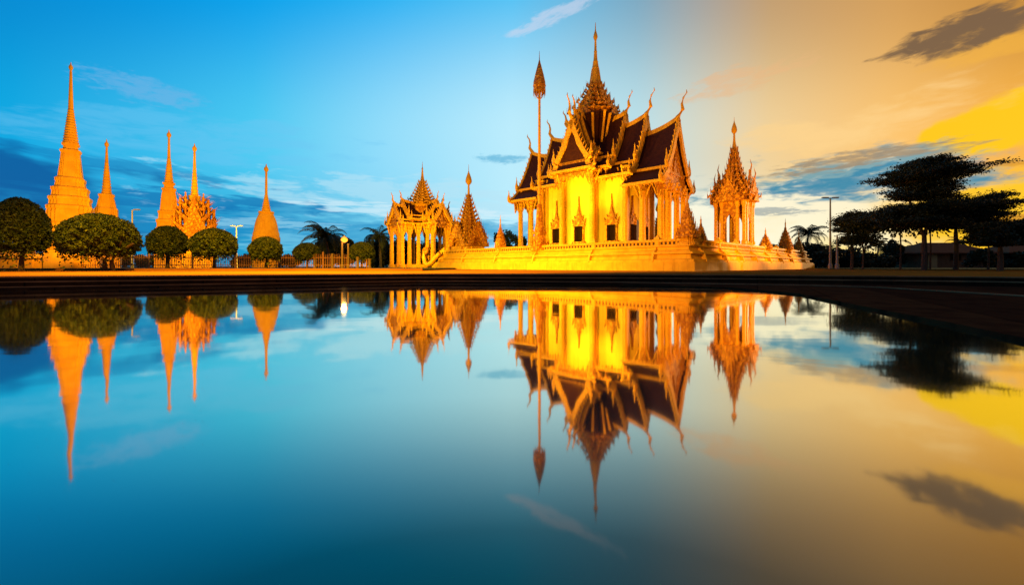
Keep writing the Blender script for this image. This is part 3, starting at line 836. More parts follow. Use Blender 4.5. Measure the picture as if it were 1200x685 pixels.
# ================================================================ FINIAL TOWERS AND PAVILIONS ON THE TERRACE
def finial_cone(name, loc, h, r, label, group='cone finials along the terrace edge', rz=TROT, wide=1.0):
    t = thing(name, loc, label, 'finial', rz, group)
    m = MB(); m.lathe([(r * .95, 0), (r * .95, h * .04), (r * .80, h * .07), (r * .9, h * .10), (r * .7, h * .13)], RED); m.build('pedestal', M['goldfine'], t)
    m = MB(); prof = []
    nt_ = 7
    for i in range(nt_):
        a = i / nt_; rr = r * (1 - a) ** 1.15 * .95 + .035; z = h * (.13 + .62 * a); dz = h * .62 / nt_
        prof += [(rr, z), (rr * 1.04, z + dz * .25), (rr * .80, z + dz * .9)]
    m.lathe(prof, RED)
    for i in range(5):
        a = i / nt_; rr = r * (1 - a) ** 1.15 * .95; antefix_ring(m, rr * .92, h * (.13 + .62 * a), h * .11, rr * .62, 3)
    m.build('tiered_body', M['gold'], t)
    m = MB(); m.lathe([(.05, h * .74), (.045, h * .84), (.06, h * .86), (.03, h * .88), (.008, h)], sec_circle(8)); m.build('tip', M['goldfine'], t)
    return t
ZR = 1.77
finial_cone('cone_finial', TP(.15, .3, 1.4), 3.1, .52, 'largest tiered gold cone finial at the near terrace corner below the gable', wide=1)
finial_cone('cone_finial', TP(.1, 2.0, 1.4), 1.75, .30, 'gold cone finial just right of the near terrace corner')
finial_cone('cone_finial', TP(15.1, .1, 1.4), 3.0, .36, 'slim gold cone finial on the rail left of the tall lantern staff')
finial_cone('cone_finial', TP(.1, 14.6, 1.4), 1.9, .45, 'small flame-edged gold finial just right of the spired square pavilion')
finial_cone('cone_finial', TP(.1, 20.6, 1.4), 3.1, .55, 'tall slender gold cone finial before the palm at the right end of the terrace')
finial_cone('cone_finial', TP(.1, 25.6, .9), 2.9, .5, 'rightmost gold cone finial at the far end of the terrace')
for l_ in (1.7,):
    pass

def lantern_bud(m, z, h, r):
    m.lathe([(.02, z), (r * .55, z + h * .10), (r * .95, z + h * .22), (r, z + h * .34), (r * .85, z + h * .50), (r * .5, z + h * .72), (r * .22, z + h * .88), (.02, z + h)], sec_circle(12))
def staff(loc, label, ztop, group=None):
    t = thing('lantern_staff', loc, label, 'ceremonial staff', TROT, group)
    m = MB(); m.lathe([(.62, 0), (.62, .12), (.5, .2), (.55, .35), (.42, .5), (.46, .8), (.32, 1.2), (.34, 1.5), (.24, 2.0), (.22, 2.6), (.17, 3.2), (.2, 3.3), (.15, 3.4)], RED)
    antefix_ring(m, .5, .4, .4, .3, 3); antefix_ring(m, .36, 1.2, .35, .25, 3)
    m.build('base', M['gold'], t)
    m = MB(); m.tube([(0, 0, 3.3), (0, 0, ztop - 2.6)], [.125, .085], 10); m.lathe([(.13, 3.9), (.2, 4.0), (.13, 4.1)], sec_circle(10)); m.build('shaft', M['goldfine'], t, True)
    m = MB(); z = ztop - 3.2
    m.lathe([(.42, z + .75), (.46, z + 1.0), (.44, z + 1.3), (.33, z + 1.8), (.2, z + 2.3), (.09, z + 2.7), (.03, z + 2.95), (.01, z + 3.6)], sec_circle(14))
    for k in range(14):
        a = k * 2 * PI / 14; c_, s_ = math.cos(a), math.sin(a)
        m.flame((c_ * .43, s_ * .43, z + .80), (0, 0, -1), (-s_, c_, 0), .45 + .12 * (k % 2), .15, .03, 0)
        m.tube([(c_ * .40, s_ * .40, z + .75), (c_ * .2, s_ * .2, z + .2), (c_ * .09, s_ * .09, z + .1)], [.02, .02, .02], 4)
    for j in range(5):
        zz = z + 1.0 + j * .32; rr = .46 - .075 * j
        m.lathe([(rr * .98, zz), (rr * 1.05, zz + .04), (rr * .95, zz + .08)], sec_circle(14))
    m.build('lantern', M['gold'], t)
    return t
staff(TP(10.9, .15, 1.4), 'very tall slim gold staff with pointed lantern bud in front of the temple', 15.6 - 1.4)

def pyramid_shrine(loc, label, s=1.0, sil=False):
    t = thing('shrine', loc, label, 'shrine', TROT, 'shrines topped by a bud on the terrace')
    m = MB(); m.lathe([(1.5 * s, 0), (1.5 * s, .3 * s), (1.35 * s, .35 * s), (1.35 * s, .7 * s)], RED); m.build('base', M['goldfine'], t)
    for a in range(4):
        m = MB()
        ca, sa = math.cos(a * PI / 2), math.sin(a * PI / 2)
        W = 1.3 * s; b = Vector((ca * 1.32 * s, sa * 1.32 * s, .7 * s)); sv = Vector((-sa, ca, 0))
        m.prism([b + sv * W, b + sv * W * .5 + Vector((0, 0, 1.1 * s)), b + Vector((0, 0, 2.3 * s)), b - sv * W * .5 + Vector((0, 0, 1.1 * s)), b - sv * W, b - sv * W * .55, b - sv * W * .3 + Vector((0, 0, .75 * s)), b + sv * W * .3 + Vector((0, 0, .75 * s)), b + sv * W * .55], (ca * .2, sa * .2, 0))
        for k in range(6):
            for sd in (1, -1):
                q = b + sv * sd * W * (1 - k / 6) * .95 + Vector((0, 0, 2.2 * s * k / 6))
                m.flame(q, (0, 0, 1), sv * sd, .45 * s, .22 * s, .08)
        m.build('gablet', M['gold'], t)
    m = MB(); m.lathe([(1.05 * s, .7 * s), (1.05 * s, 2 * s)], SQ); m.build('core', M['dark'] if sil else M['gold'], t)
    z = .9 * s
    spire_tiers(t, [((1.28 * (1 - k / 13) ** 1.25 + .08) * s, (1.1 + .35 * k) * s, (1.55 + .35 * k) * s) for k in range(12)])
    m = MB(); m.lathe([(.24 * s, 5.0 * s), (.12 * s, 5.4 * s), (.08 * s, 6.5 * s)], sec_circle(10)); lantern_bud(m, 6.4 * s, 1.4 * s, .30 * s)
    m.lathe([(.03 * s, 7.7 * s), (.01, 8.4 * s)], sec_circle(6)); m.build('spire', M['goldfine'], t, True)
    return t
pyramid_shrine(TP(21.7, 2.0, 1.41), 'steep golden pyramid shrine with bud spire standing between left pavilion and temple', 1.02)
pyramid_shrine(TP(14.5, 25.5, 1.41), 'golden pyramid shrine seen through the open porch of the temple', 0.85)

# right pavilion
pav = thing('spired_pavilion', TP(1.6, 12.2, 1.41), 'golden spired square pavilion with arched openings on right part of terrace', 'pavilion', TROT)
m = MB(); m.lathe([(1.5, 0), (1.5, .3), (1.35, .36), (1.35, .5)], RED); m.build('base', M['goldfine'], pav)
pc = None
for sx in (1, -1):
    for sy in (1, -1):
        for ox, oy in ((1.12, 1.12), (1.12, .62), (.62, 1.12)):
            mm = MB(); mm.lathe([(.17, .5), (.17, .7), (.12, .8), (.11, 3.3), (.17, 3.5), (.17, 3.75)], SQ)
            if pc is None:
                pc = mm.build('column', M['goldfine'], pav); pc.location = (sx * ox, sy * oy, 0)
            else:
                c = pc.copy(); COL.objects.link(c); c.location = (sx * ox, sy * oy, 0)
for a in range(4):
    m = MB()
    ca, sa = math.cos(a * PI / 2), math.sin(a * PI / 2); sv = Vector((-sa, ca, 0)); up_ = Vector((0, 0, 1))
    b = Vector((ca * 1.12, sa * 1.12, 0))
    for sd in (1, -1):
        m.prism([b + up_ * 3.75, b + sv * sd * .75 + up_ * 3.75, b + sv * sd * .75 + up_ * .5, b + sv * sd * .36 + up_ * .5, b + sv * sd * .36 + up_ * 2.0, b + sv * sd * .22 + up_ * 2.5, b + up_ * 2.8], (ca * .1, sa * .1, 0))
    m.build('arch_panel', M['gold'], pav)
for a in range(4):
    m = MB()
    ca, sa = math.cos(a * PI / 2), math.sin(a * PI / 2); sv = Vector((-sa, ca, 0)); up_ = Vector((0, 0, 1))
    for off, hh, W in ((1.55, 1.7, 1.15), (1.25, 2.4, .95)):
        b = Vector((ca * off, sa * off, 3.75))
        m.prism([b + sv * W, b + sv * W * .45 + up_ * hh * .5, b + up_ * hh, b - sv * W * .45 + up_ * hh * .5, b - sv * W], (ca * .14, sa * .14, 0))
        for k in range(5):
            for sd in (1, -1):
                m.flame(b + sv * sd * W * (1 - k / 5) + up_ * hh * (k / 5) * .98, (0, 0, 1), sv * sd, .42, .2, .07)
        m.tube([b + up_ * hh * .9, b + up_ * (hh + .3) + Vector((ca, sa, 0)) * .12, b + up_ * (hh + .75)], [.07, .05, .01], 5)
    m.build('gablet', M['gold'], pav)
spire_tiers(pav, [(h_, 3.7 + .40 * k, 4.2 + .40 * k) for k, h_ in enumerate((1.72, 1.52, 1.22, .96, .76, .60, .48, .38, .30, .24))], gablets=True)
m = MB(); m.lathe([(.26, 7.6), (.17, 8.0), (.10, 8.5), (.07, 9.2)], sec_circle(10)); m.build('spire', M['goldfine'], pav, True)
m = MB(); lantern_bud(m, 9.0, 1.05, .23); m.lathe([(.03, 9.9), (.01, 10.35)], sec_circle(6)); m.build('bud', M['goldfine'], pav, True)
pav.scale = (.88, .88, 1)

# left pavilion: open, cruciform, on the ground beyond the terrace
lp = thing('open_pavilion', P(495, 42.5), 'golden open-sided cruciform pavilion with crowning spire left of the terrace', 'pavilion', TROT + R(4))
m = MB()
m.loft([[(x * k, y * k, z) for x, y in SQ] for k, z in ((2.5, .01), (2.5, .25), (2.35, .25), (2.35, .45))])
m.build('base', M['goldfine'], lp)
lc = column(lp, 3.0, -.95, .0, 4.5, .17)
for x, y in ((3.0, .95), (-3.0, -.95), (-3.0, .95), (.95, -3.0), (-.95, -3.0), (.95, 3.0), (-.95, 3.0), (1.6, 1.6), (-1.6, 1.6), (1.6, -1.6), (-1.6, -1.6), (2.2, -.95), (-2.2, -.95), (.95, -2.2), (-.95, -2.2), (-.95, 2.2), (.95, 2.2)): column_copy(lc, x, y)
for phi in (0, PI, PI / 2, -PI / 2):
    roof_tier(lp, phi, 1.9, 3.3, 1.45, 6.2, 4.9, 4.55, .95, .22, s=.72, flames=6, pediment_in=.2)
    roof_tier(lp, phi, .9, 2.4, 1.55, 6.7, 5.4, 5.0, .85, .15, s=.72, flames=6, pediment_in=.2)
m = MB(); m.lathe([(1.0, 5.2), (1.15, 5.9), (1.30, 6.2), (1.2, 6.3)], RED); m.build('tower_drum', M['gold'], lp)
spire_tiers(lp, mat=M['goldfine'], tiers=[((1.22 * (1 - k / 11.5) ** 1.5 + .12), 6.2 + .30 * k, 6.6 + .30 * k) for k in range(9)])
m = MB(); m.lathe([(.28, 8.8), (.20, 9.2), (.12, 9.7), (.07, 10.3), (.1, 10.35), (.04, 10.5), (.01, 11.1)], sec_circle(10)); m.build('spire', M['goldfine'], lp, True)
# naga tail sweeping down from the terrace by the pavilion
flame_t = thing('naga_balustrade', TP(23.9, -.9, 0), 'curved golden serpent balustrade at the foot of left terrace end', 'sculpture', TROT)
m = MB(); m.tube([(1.2, .3, 1.5), (.7, .2, 1.1), (.1, .1, .6), (-.4, 0, .4), (-.9, 0, .6), (-1.1, 0, 1.2), (-.95, 0, 1.7)], [.16, .2, .22, .2, .2, .18, .05], 8)
m.build('body', M['goldfine'], flame_t, True)
m = MB()
for k in range(5): m.flame((-1.1 + .1 * k, 0, 1.3 + .05 * k), (-.5 + .25 * k, 0, 1), (1, 0, 0), .7, .28, .1)
m.build('hood', M['gold'], flame_t)

# ================================================================ STUPAS
def stupa(px, d, prof, label, sec=RED, name='stupa', base=None, rz=R(38), mat=None):
    """prof: (half width px, row) pairs from tip to base; parts split body / spire / tip"""
    loc = P(px, d, .121)
    t = thing(name, loc, label, 'stupa', rz, 'golden stupas behind the topiary trees')
    k = d / F
    pr = [(hw * k * .92, ZY(y, d) - .121) for hw, y in prof]
    return t, pr, k
def build_stupa(px, d, tip, ringsp, body, label, rings=12, bodysec=RED, rz=R(38), basebox=None):
    t, _, k = stupa(px, d, [], label, rz=rz)
    ky = k; k = k / math.sqrt(1 + ((px - 600) / F) ** 2)
    z = lambda y: ZY(y, d) - .121
    m = MB(); yt = tip[0]
    m.lathe([(1.6 * k, z(yt + 12)), (1.2 * k, z(yt + 10)), (2.9 * k, z(yt + 7)), (2.6 * k, z(yt + 5)), (1.0 * k, z(yt + 3)), (.3 * k, z(yt))], sec_circle(12)); m.build('finial', M['stupa'], t, True)
    (r0, y0), (r1, y1), (r2, y2) = ringsp      # thin shaft start, ring start, ring end
    m = MB(); m.lathe([(r1 * k, z(y1)), ((r0 + r1) / 2 * k, z((y0 + y1) / 2)), (r0 * k, z(y0))], sec_circle(14)); m.build('shaft', M['stupa'], t, True)
    m = MB(); pr = []
    for i in range(rings):
        a = i / rings; b = (i + 1) / rings
        ra = r2 + (r1 - r2) * a; rb = r2 + (r1 - r2) * b; ya = y2 + (y1 - y2) * a; yb = y2 + (y1 - y2) * b
        pr += [(ra * k * .90, z(ya)), (ra * k * 1.05, z(ya + (yb - ya) * .3)), (ra * k * 1.05, z(ya + (yb - ya) * .5)), (rb * k * .90, z(ya + (yb - ya) * .95))]
    m.lathe(pr, sec_circle(20)); m.build('ringed_spire', M['stupa'], t)
    m = MB(); m.lathe([(r * k, z(y)) for r, y in body], bodysec); m.build('body', M['stupa'], t, bodysec is not RED and bodysec is not SQ)
    return t, k, z
rr8 = [(44, 314.5), (44, 305), (42, 304), (42, 300), (34, 298), (33, 286), (35, 285), (35, 281), (30.5, 279), (30, 262), (32, 261), (31, 249), (30, 247), (31.5, 246), (31.5, 242.5), (28, 241), (27.5, 236), (29, 235), (29, 232), (25, 230.5), (24, 225), (25.5, 224), (25.5, 221), (21, 219.5), (19.5, 214), (20.5, 213), (20.5, 210), (17, 208), (15, 196), (12.8, 180), (14.5, 178.5), (14.5, 176.5), (10.5, 175.5), (9.5, 172), (12, 171), (12, 168.5), (9.5, 168)]
def sc8(body, f=.88): return [(r * f, y) for r, y in body]
build_stupa(83, 36, (73,), ((1.6, 84), (3.4, 128), (9.6, 168)), sc8(rr8, .86), 'tallest golden stupa with ringed spire, far left behind the topiary', 13)
s2 = [(17, 314.5), (17, 290), (15, 288), (15, 262), (13.5, 260), (13.5, 245), (11.5, 243), (10, 236), (8.5, 231), (9.5, 230), (9.5, 228), (6.5, 227)]
build_stupa(125, 40, (163,), ((1.2, 173), (2.2, 190), (6.2, 227)), s2, 'small slim golden stupa right beside the tallest stupa', 11)
s3 = [(17, 314.5), (17, 296), (15.5, 295), (15.5, 268), (14, 266.5), (14, 262), (15, 261), (15, 258), (12.5, 257), (12, 251), (13, 250), (13, 248), (10.5, 247), (8.8, 230), (7.6, 224), (8.6, 223), (8.6, 221), (6, 220.5), (5.6, 217), (7.4, 216), (7.4, 214.5), (5.4, 214)]
build_stupa(198, 42, (152,), ((1.2, 162), (2.0, 185), (5.4, 214)), s3, 'second tallest golden stupa with square body and fine rings', 9)
s5 = [(17, 314.5), (17, 299), (18, 298), (18, 293), (16.6, 292), (16.6, 284), (17, 283), (17, 278), (16, 277), (16, 274), (14.8, 271), (13.6, 264), (12, 258), (10, 253.5), (8.6, 250.5), (9.4, 250), (9.4, 248), (5.4, 247.5), (5.4, 246)]
build_stupa(312, 42, (192,), ((1.3, 202), (1.7, 228), (5.2, 246)), s5, 'round bell-shaped golden stupa, rightmost of the stupas', 7, bodysec=sec_circle(24))
# spired shrine hall with flame gables
t, k, z = build_stupa(228, 38, (168,), ((1.3, 178), (2.0, 198), (4.6, 229)), [(9, 290), (9.5, 270), (12.5, 262), (11.5, 252), (9.5, 243), (8.2, 236), (7, 232), (7.6, 231), (7.6, 229.5), (5, 229)], 'golden spired shrine with a burst of flame-shaped gables between two stupas', 8, bodysec=sec_circle(20))
t.name = 'shrine_hall'; t['category'] = 'shrine'; del t['group']
m = MB(); hb = 27 * k
m.box((0, 0, z(298) / 2), (hb * 1.55, hb * 1.55, z(298))); m.box((0, 0, z(296)), (hb * 1.7, hb * 1.7, .3)); m.build('hall_wall', M['stupa'], t)
for a in range(4):
    ca, sa = math.cos(a * PI / 2), math.sin(a * PI / 2)
    for o_ in (-.4, .4):
        m = MB(); m.box((ca * hb * .78 - sa * o_ * hb, sa * hb * .78 + ca * o_ * hb, z(306)), (.5, .5, 1.0), 0); m.build('niche', M['stupa'], t)
for a in range(4):
    m = MB()
    ca, sa = math.cos(a * PI / 2), math.sin(a * PI / 2); sv = Vector((-sa, ca, 0)); up_ = Vector((0, 0, 1))
    for off, hh, W, zb in ((hb * .85, 2.9, 1.35, z(280)), (hb * .60, 2.6, 1.05, z(266)), (hb * .38, 1.9, .8, z(254))):
        b = Vector((ca * off, sa * off, zb))
        m.prism([b + sv * W - up_, b + sv * W * .5 + up_ * hh * .45, b + up_ * hh, b - sv * W * .5 + up_ * hh * .45, b - sv * W - up_], (ca * .25, sa * .25, 0))
        for kk in range(3):
            for sd in (1, -1):
                m.flame(b + sv * sd * W * (1 - kk / 3.4) + up_ * hh * (kk / 3) * .85, sv * sd * .8 + up_, sv * sd, 1.25, .36, .14)
        for q_ in (.72, .48):
            m.prism([b + Vector((ca, sa, 0)) * .16 + sv * W * q_ - up_ * .6, b + Vector((ca, sa, 0)) * .16 + up_ * hh * q_, b + Vector((ca, sa, 0)) * .16 + up_ * (hh * q_ - .35), b + Vector((ca, sa, 0)) * .16 + sv * W * (q_ - .22) - up_ * .6], (ca * .1, sa * .1, 0))
            m.prism([b + Vector((ca, sa, 0)) * .16 - sv * W * q_ - up_ * .6, b + Vector((ca, sa, 0)) * .16 + up_ * hh * q_, b + Vector((ca, sa, 0)) * .16 + up_ * (hh * q_ - .35), b + Vector((ca, sa, 0)) * .16 - sv * W * (q_ - .22) - up_ * .6], (ca * .1, sa * .1, 0))
    dv = (Vector((ca, sa, 0)) + sv).normalized()
    for kk in range(4):
        m.flame(dv * hb * (1.0 - .17 * kk) + up_ * (z(277) + .75 * kk), dv * .4 + up_, dv, 1.25, .42, .12)
    m.build('flame_gable', M['gold'], t)
m = MB(); m.lathe([(hb * .80, z(296)), (hb * .72, z(280)), (hb * .45, z(262)), (hb * .3, z(250))], RED); m.build('roof', M['stupa'], t)

# low gate and wall pieces far left
t = thing('gate_house', P(20, 30, .121), 'low orange gate house with stepped roof behind leftmost topiary', 'gate house', R(4))
m = MB(); m.box((0, 0, .35), (3.3, 1.2, .7)); m.build('wall', M['stupa'], t)
m = MB(); m.lathe([(2.0, .7), (2.0, .82), (1.6, .86), (1.5, 1.05), (.9, 1.12), (.8, 1.35), (.3, 1.42), (.05, 1.8)], SQ)
m.v = [(x, y * .45, z_) for x, y, z_ in m.v]; m.build('roof', M['stupa'], t)
t = MB(); t.box((0, 0, .6), (2.2, .5, 1.2)); t.box((0, 0, 1.23), (2.4, .6, .10)); o = t.build('wall_block', M['stupa']); o.location = P(73, 29.5, .121)
tag(o, 'plain orange boundary wall block between the first two topiary trees', 'wall')

# ================================================================ TOPIARY TREES
def topiary_mesh(seed, Rr, H, trunk_h, forks=1, leaf=.16, N=9000):
    rng = np.random.default_rng(seed)
    # leaves on and just inside a dome with a flat, ragged underside
    th = rng.uniform(0, 2 * PI, N); u = rng.uniform(-.28, 1, N)
    rad = 1 - np.abs(rng.normal(0, .08, N))
    lump = 1 + .05 * np.sin(3 * th + seed) + .05 * np.sin(6 * th + u * 6 + seed) + .05 * np.sin(11 * th - u * 9) + .04 * np.sin(17 * th + u * 21 + seed)
    cz = np.clip(u, -.28, 1)
    rr = np.sqrt(np.clip(1 - np.maximum(cz, 0) ** 2, 0, 1)) * (1 - .25 * np.clip(-cz, 0, 1))
    pts = np.stack([rr * np.cos(th) * Rr * rad * lump, rr * np.sin(th) * Rr * rad * lump, cz * H * rad], 1)
    nb = N // 4
    th = rng.uniform(0, 2 * PI, nb); q = np.sqrt(rng.uniform(0, 1, nb)) * .93
    bot = np.stack([q * np.cos(th) * Rr, q * np.sin(th) * Rr, -.25 * H - rng.exponential(.05, nb) * H * (1 + 1.6 * (np.sin(9 * th + seed) > .3))], 1)
    pts = np.concatenate([pts, bot]); pts[:, 2] += trunk_h + .25 * H
    return pts
def topiary(px, d, wpx, ytop, ybot, ybase, label, seed, trunks=(0,), mat='leaf'):
    k = d / F; zt = ZY(ytop + 2, d) - .121; zb = ZY(ybot - 4, d) - .121; Rr = (wpx / 2 - 2) * k / math.sqrt(1 + ((px - 600) / F) ** 2)
    H = (zt - zb) / 1.28
    t = thing('topiary_tree', P(px, d, .121), label, 'tree', 0, 'clipped topiary trees along the fence')
    pts = topiary_mesh(seed, Rr, H, zb, N=int(9000 + 4200 * Rr * Rr))
    c = leaf_mesh('crown', pts, .13, M[mat], t, seed, droop=.7)
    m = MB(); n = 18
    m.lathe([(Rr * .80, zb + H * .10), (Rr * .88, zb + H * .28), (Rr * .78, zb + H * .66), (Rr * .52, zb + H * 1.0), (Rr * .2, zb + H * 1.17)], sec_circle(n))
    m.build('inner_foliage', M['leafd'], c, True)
    for i, o_ in enumerate(trunks):
        m = MB(); b = o_ * k
        m.tube([(b, 0, -.12), (b * .9, .02, zb * .4), (b * 1.3 - (.12 if o_ < 0 else -.06), 0, zb * .8), (b * 2.4, 0, zb + H * .2)], [.12, .085, .08, .06], 8)
        for a in range(4):
            an = a * PI / 2 + seed; m.tube([(b * 1.3, 0, zb * .75), (b * 1.3 + math.cos(an) * Rr * .4, math.sin(an) * Rr * .4, zb + H * .25)], [.05, .03], 6)
        m.build('trunk', M['trunk'], t)
    return t
topiary(22, 21, 82, 228, 291, 313, 'dark domed topiary tree at the far left edge, cut by the frame', 11, (3,))
topiary(115, 22, 106, 247, 296, 313, 'widest dark topiary tree with two leaning trunks', 12, (8, 17))
topiary(196, 26, 53, 262, 297, 313, 'round topiary tree under the second tallest stupa', 13)
topiary(251, 26, 60, 265, 299, 314, 'broad topiary tree in front of the flame-gabled shrine', 14)
topiary(312, 28, 43, 275, 303, 314, 'neat round topiary tree in front of the bell-shaped stupa', 15)
topiary(360, 31, 35, 282, 305, 314, 'small golden-green topiary tree left of the street lamp', 16)
topiary(424, 31, 34, 281, 305, 314, 'small golden-green topiary tree right of the street lamp', 17)

# ================================================================ FENCE, POSTS, LAMPS
t = thing('picket_fence', P(225, 30.5, .121), 'long rust-coloured picket fence running behind the topiary trees', 'fence')
for z_ in (.22, .78):
    rail = MB(); rail.box((0, 0, z_), (26, .05, .05)); rail.build('rail', M['iron'], t)
pk = MB(); p1_ = None
for i in range(200):
    x = -13 + i * .1305
    if i >= 100:
        if p1_ is None:
            b_ = MB(); b_.box((0, -.04, .52), (.035, .02, .94)); b_.add([(-.0175, -.04, .99), (.0175, -.04, .99), (0, -.04, 1.08)], [(0, 1, 2)]); p1_ = b_.build('picket', M['iron'], t); o = p1_
        else: o = p1_.copy(); COL.objects.link(o)
        o.location = (x, 0, .03 * math.sin(i * 1.7))
        continue
    pk.box((x, -.04, .52), (.035, .02, .92 + .05 * math.sin(i * 1.7))); pk.add([(x - .0175, -.04, .97), (x + .0175, -.04, .97), (x, -.04, 1.06)], [(0, 1, 2)])
o = pk.build('picket_row', M['iron'], t); o['kind'] = 'stuff'
for i in range(9):
    q = MB(); q.box((-13 + i * 3.25, .03, .6), (.09, .09, 1.25)); q.build('post', M['iron'], t)

def slim_post(px, d, ytop, w, label, mat='pole', z0=.121):
    h = ZY(ytop, d) - z0
    m = MB(); m.lathe([(w / 2 * 1.5, 0), (w / 2 * 1.5, .08), (w / 2, .1), (w / 2, h - .06), (w / 2 * 1.2, h - .05), (w / 2 * 1.1, h)], sec_circle(8))
    o = m.build('post', M[mat]); o.location = P(px, d, z0)
    return tag(o, label, 'post', 'plain posts beside the plaza')
slim_post(389.5, 28, 297, .16, 'plain post just left of the lit street lamp')
slim_post(419, 27, 301, .17, 'first short thick post right of the street lamp')
slim_post(433, 27, 303, .17, 'second short thick post right of the lamp, before a dark tree')
slim_post(369, 27, 303, .10, 'thin short post under the small topiary left of lamp')

def street_lamp():
    d = 27.0
    t = thing('street_lamp', P(401, d, .121), 'lit street lamp with glowing orange globe left of the open pavilion', 'street lamp')
    zt = ZY(283, d) - .121
    m = MB(); m.lathe([(.12, 0), (.12, .2), (.075, .25), (.055, zt)], sec_circle(10)); m.build('pole', M['pole'], t, True)
    m = MB(); m.tube([(0, 0, zt - .05), (.06, 0, zt + .05), (.14, 0, zt + .08)], [.035, .03, .03], 6); m.lathe([(.12, zt + .26), (.2, zt + .27), (.05, zt + .36), (.01, zt + .42)], sec_circle(12), (.14, 0)); m.build('bracket', M['metal'], t)
    m = MB(); m.lathe([(.05, zt - .06), (.17, zt + .02), (.22, zt + .12), (.17, zt + .22), (.05, zt + .27)], sec_circle(12), (.14, 0)); m.build('globe', M['lampglow'], t, True)
    l = bpy.data.lights.new('lamp_light', 'POINT'); l.energy = 70; l.color = (1, .55, .15); l.shadow_soft_size = .15
    o = bpy.data.objects.new('lamp_light', l); COL.objects.link(o); o.location = P(403, d - .4, zt + .2)
street_lamp()
m = MB(); m.lathe([(.10, 0), (.10, .2), (.06, .25), (.05, ZY(286, 27) - .121)], sec_circle(10)); m.lathe([(.075, ZY(286, 27) - .16), (.075, ZY(286, 27) - .1)], sec_circle(10))
o = m.build('pole', M['pole'], None, True); o.location = P(408, 27.0, .121); tag(o, 'bare pale pole standing close right of the lit street lamp', 'pole')

def tall_lamp(px, d, ytop, label, z0, heads=2, mat='metal', head='metal', s=1.0):
    t = thing('lamp_post', P(px, d, z0), label, 'lamp post', 0)
    h = ZY(ytop, d) - z0
    m = MB(); m.lathe([(.13 * s, 0), (.13 * s, .3), (.08 * s, .35), (.045 * s, h)], sec_circle(8)); m.build('pole', M[mat], t, True)
    for i in range(heads):
        sd = 1 if i == 0 else -1
        q = MB(); q.tube([(0, 0, h - .05), (sd * .25 * s, 0, h + .03)], [.03 * s, .025 * s], 6)
        q.box((sd * .38 * s, 0, h + .03), (.42 * s, .16 * s, .08 * s)); q.build('lamp_head', M[head], t)
    return t
tall_lamp(973, 30, 232, 'tall dark twin-headed lamp post left of the big layered tree', .081)
tall_lamp(981, 29, 275, 'short slim lamp post right beside the tall twin-headed one', .081, 1, 'metal')
tall_lamp(277, 33, 265, 'white-topped slim lamp post between shrine and bell-shaped stupa', .121, 2, 'white', 'white', .8)
tall_lamp(155, 33, 246, 'dark slim lamp post rising behind the widest topiary tree', .121, 1, 'metal')

# ================================================================ PALMS AND BACKGROUND TREES
def palm_parts(t, h, Rf, nf, seed, lean=.3, wind=0.0):
    rng = random.Random(seed)
    m = MB(); pts = []; rad = []
    for i in range(9):
        a = i / 8; pts.append((lean * a * a, 0, h * a - .1)); rad.append(.16 - .07 * a + (.05 if i == 0 else 0))
    m.tube(pts, rad, 8); m.build('trunk', M['ptrunk'], t)
    top = Vector(pts[-1]); m = MB()
    for k in range(nf):
        an = k * 2.399 + rng.uniform(-.2, .2); e0 = R(rng.uniform(-20, 80)); L = Rf * rng.uniform(.85, 1.1)
        dirh = Vector((math.cos(an), math.sin(an), 0)); sidev = Vector((-math.sin(an), math.cos(an), 0))
        p = top.copy(); e = e0; pr = [p.copy()]; dirs = []
        n = 16
        for i in range(n):
            d = dirh * math.cos(e) + Vector((0, 0, math.sin(e))); dirs.append(d); p = p + d * (L / n); pr.append(p.copy()); e -= R(8.0) * (0.5 + i / n)
        m.tube(pr[::2], [.035, .03, .03, .025, .02, .02, .015, .012, .006][:len(pr[::2])], 4)
        for i in range(2, n + 1):
            d = dirs[min(i, n - 1)]; ll = L * .20 * math.sin(PI * min(1, (i + 1) / (n + 2)) ** .8) + .05
            for sd in (1, -1):
                for sub in (0, .5):
                    b = pr[i - 1] + (pr[i] - pr[i - 1]) * sub if i > 0 else pr[i]
                    v = (sidev * sd + d * .75 + Vector((0, 0, -.45 - rng.uniform(0, .35)))).normalized() * ll
                    w = d * .028
                    m.add([b - w, b + w, b + v * .6 + w * .8, b + v, b + v * .6 - w * .8], [(0, 1, 2, 3, 4)])
    m.build('frond_crown', M['palm'], t)
def palm(px, d, ytop, label, seed, z0=.1, Rf=2.2, nf=24, lean=.3):
    Rf = Rf / (1 + ((px - 600) / F) ** 2) ** .5
    t = thing('palm_tree', P(px, d, z0), label, 'palm tree', seed * 1.1, 'palms beyond the plaza')
    h = ZY(ytop, d) - z0 - Rf * .45
    palm_parts(t, h, Rf, nf, seed, lean)
    return t
palm(386, 36, 262, 'large full palm rising behind the lit street lamp', 3, .121, 3.0, 34)
palm(446, 44, 264, 'tall thin palm just left of the open pavilion', 4, .121, 2.6, 24)
palm(944, 52, 262, 'palm right behind the rightmost terrace finials', 5, .08, 3.4, 26)
palm(1028, 60, 278, 'short palm glowing in the gap under the layered tree', 6, .08, 3.2, 22)
palm(1072, 60, 281, 'palm in front of low house seen behind forked trunk', 7, .08, 3.0, 20)
palm(1128, 62, 276, 'palm above the house roof between two dark trunks', 8, .08, 3.0, 20)
palm(962, 58, 283, 'lower palm right of the first palm beside the lamp post', 9, .08, 3.2, 22)

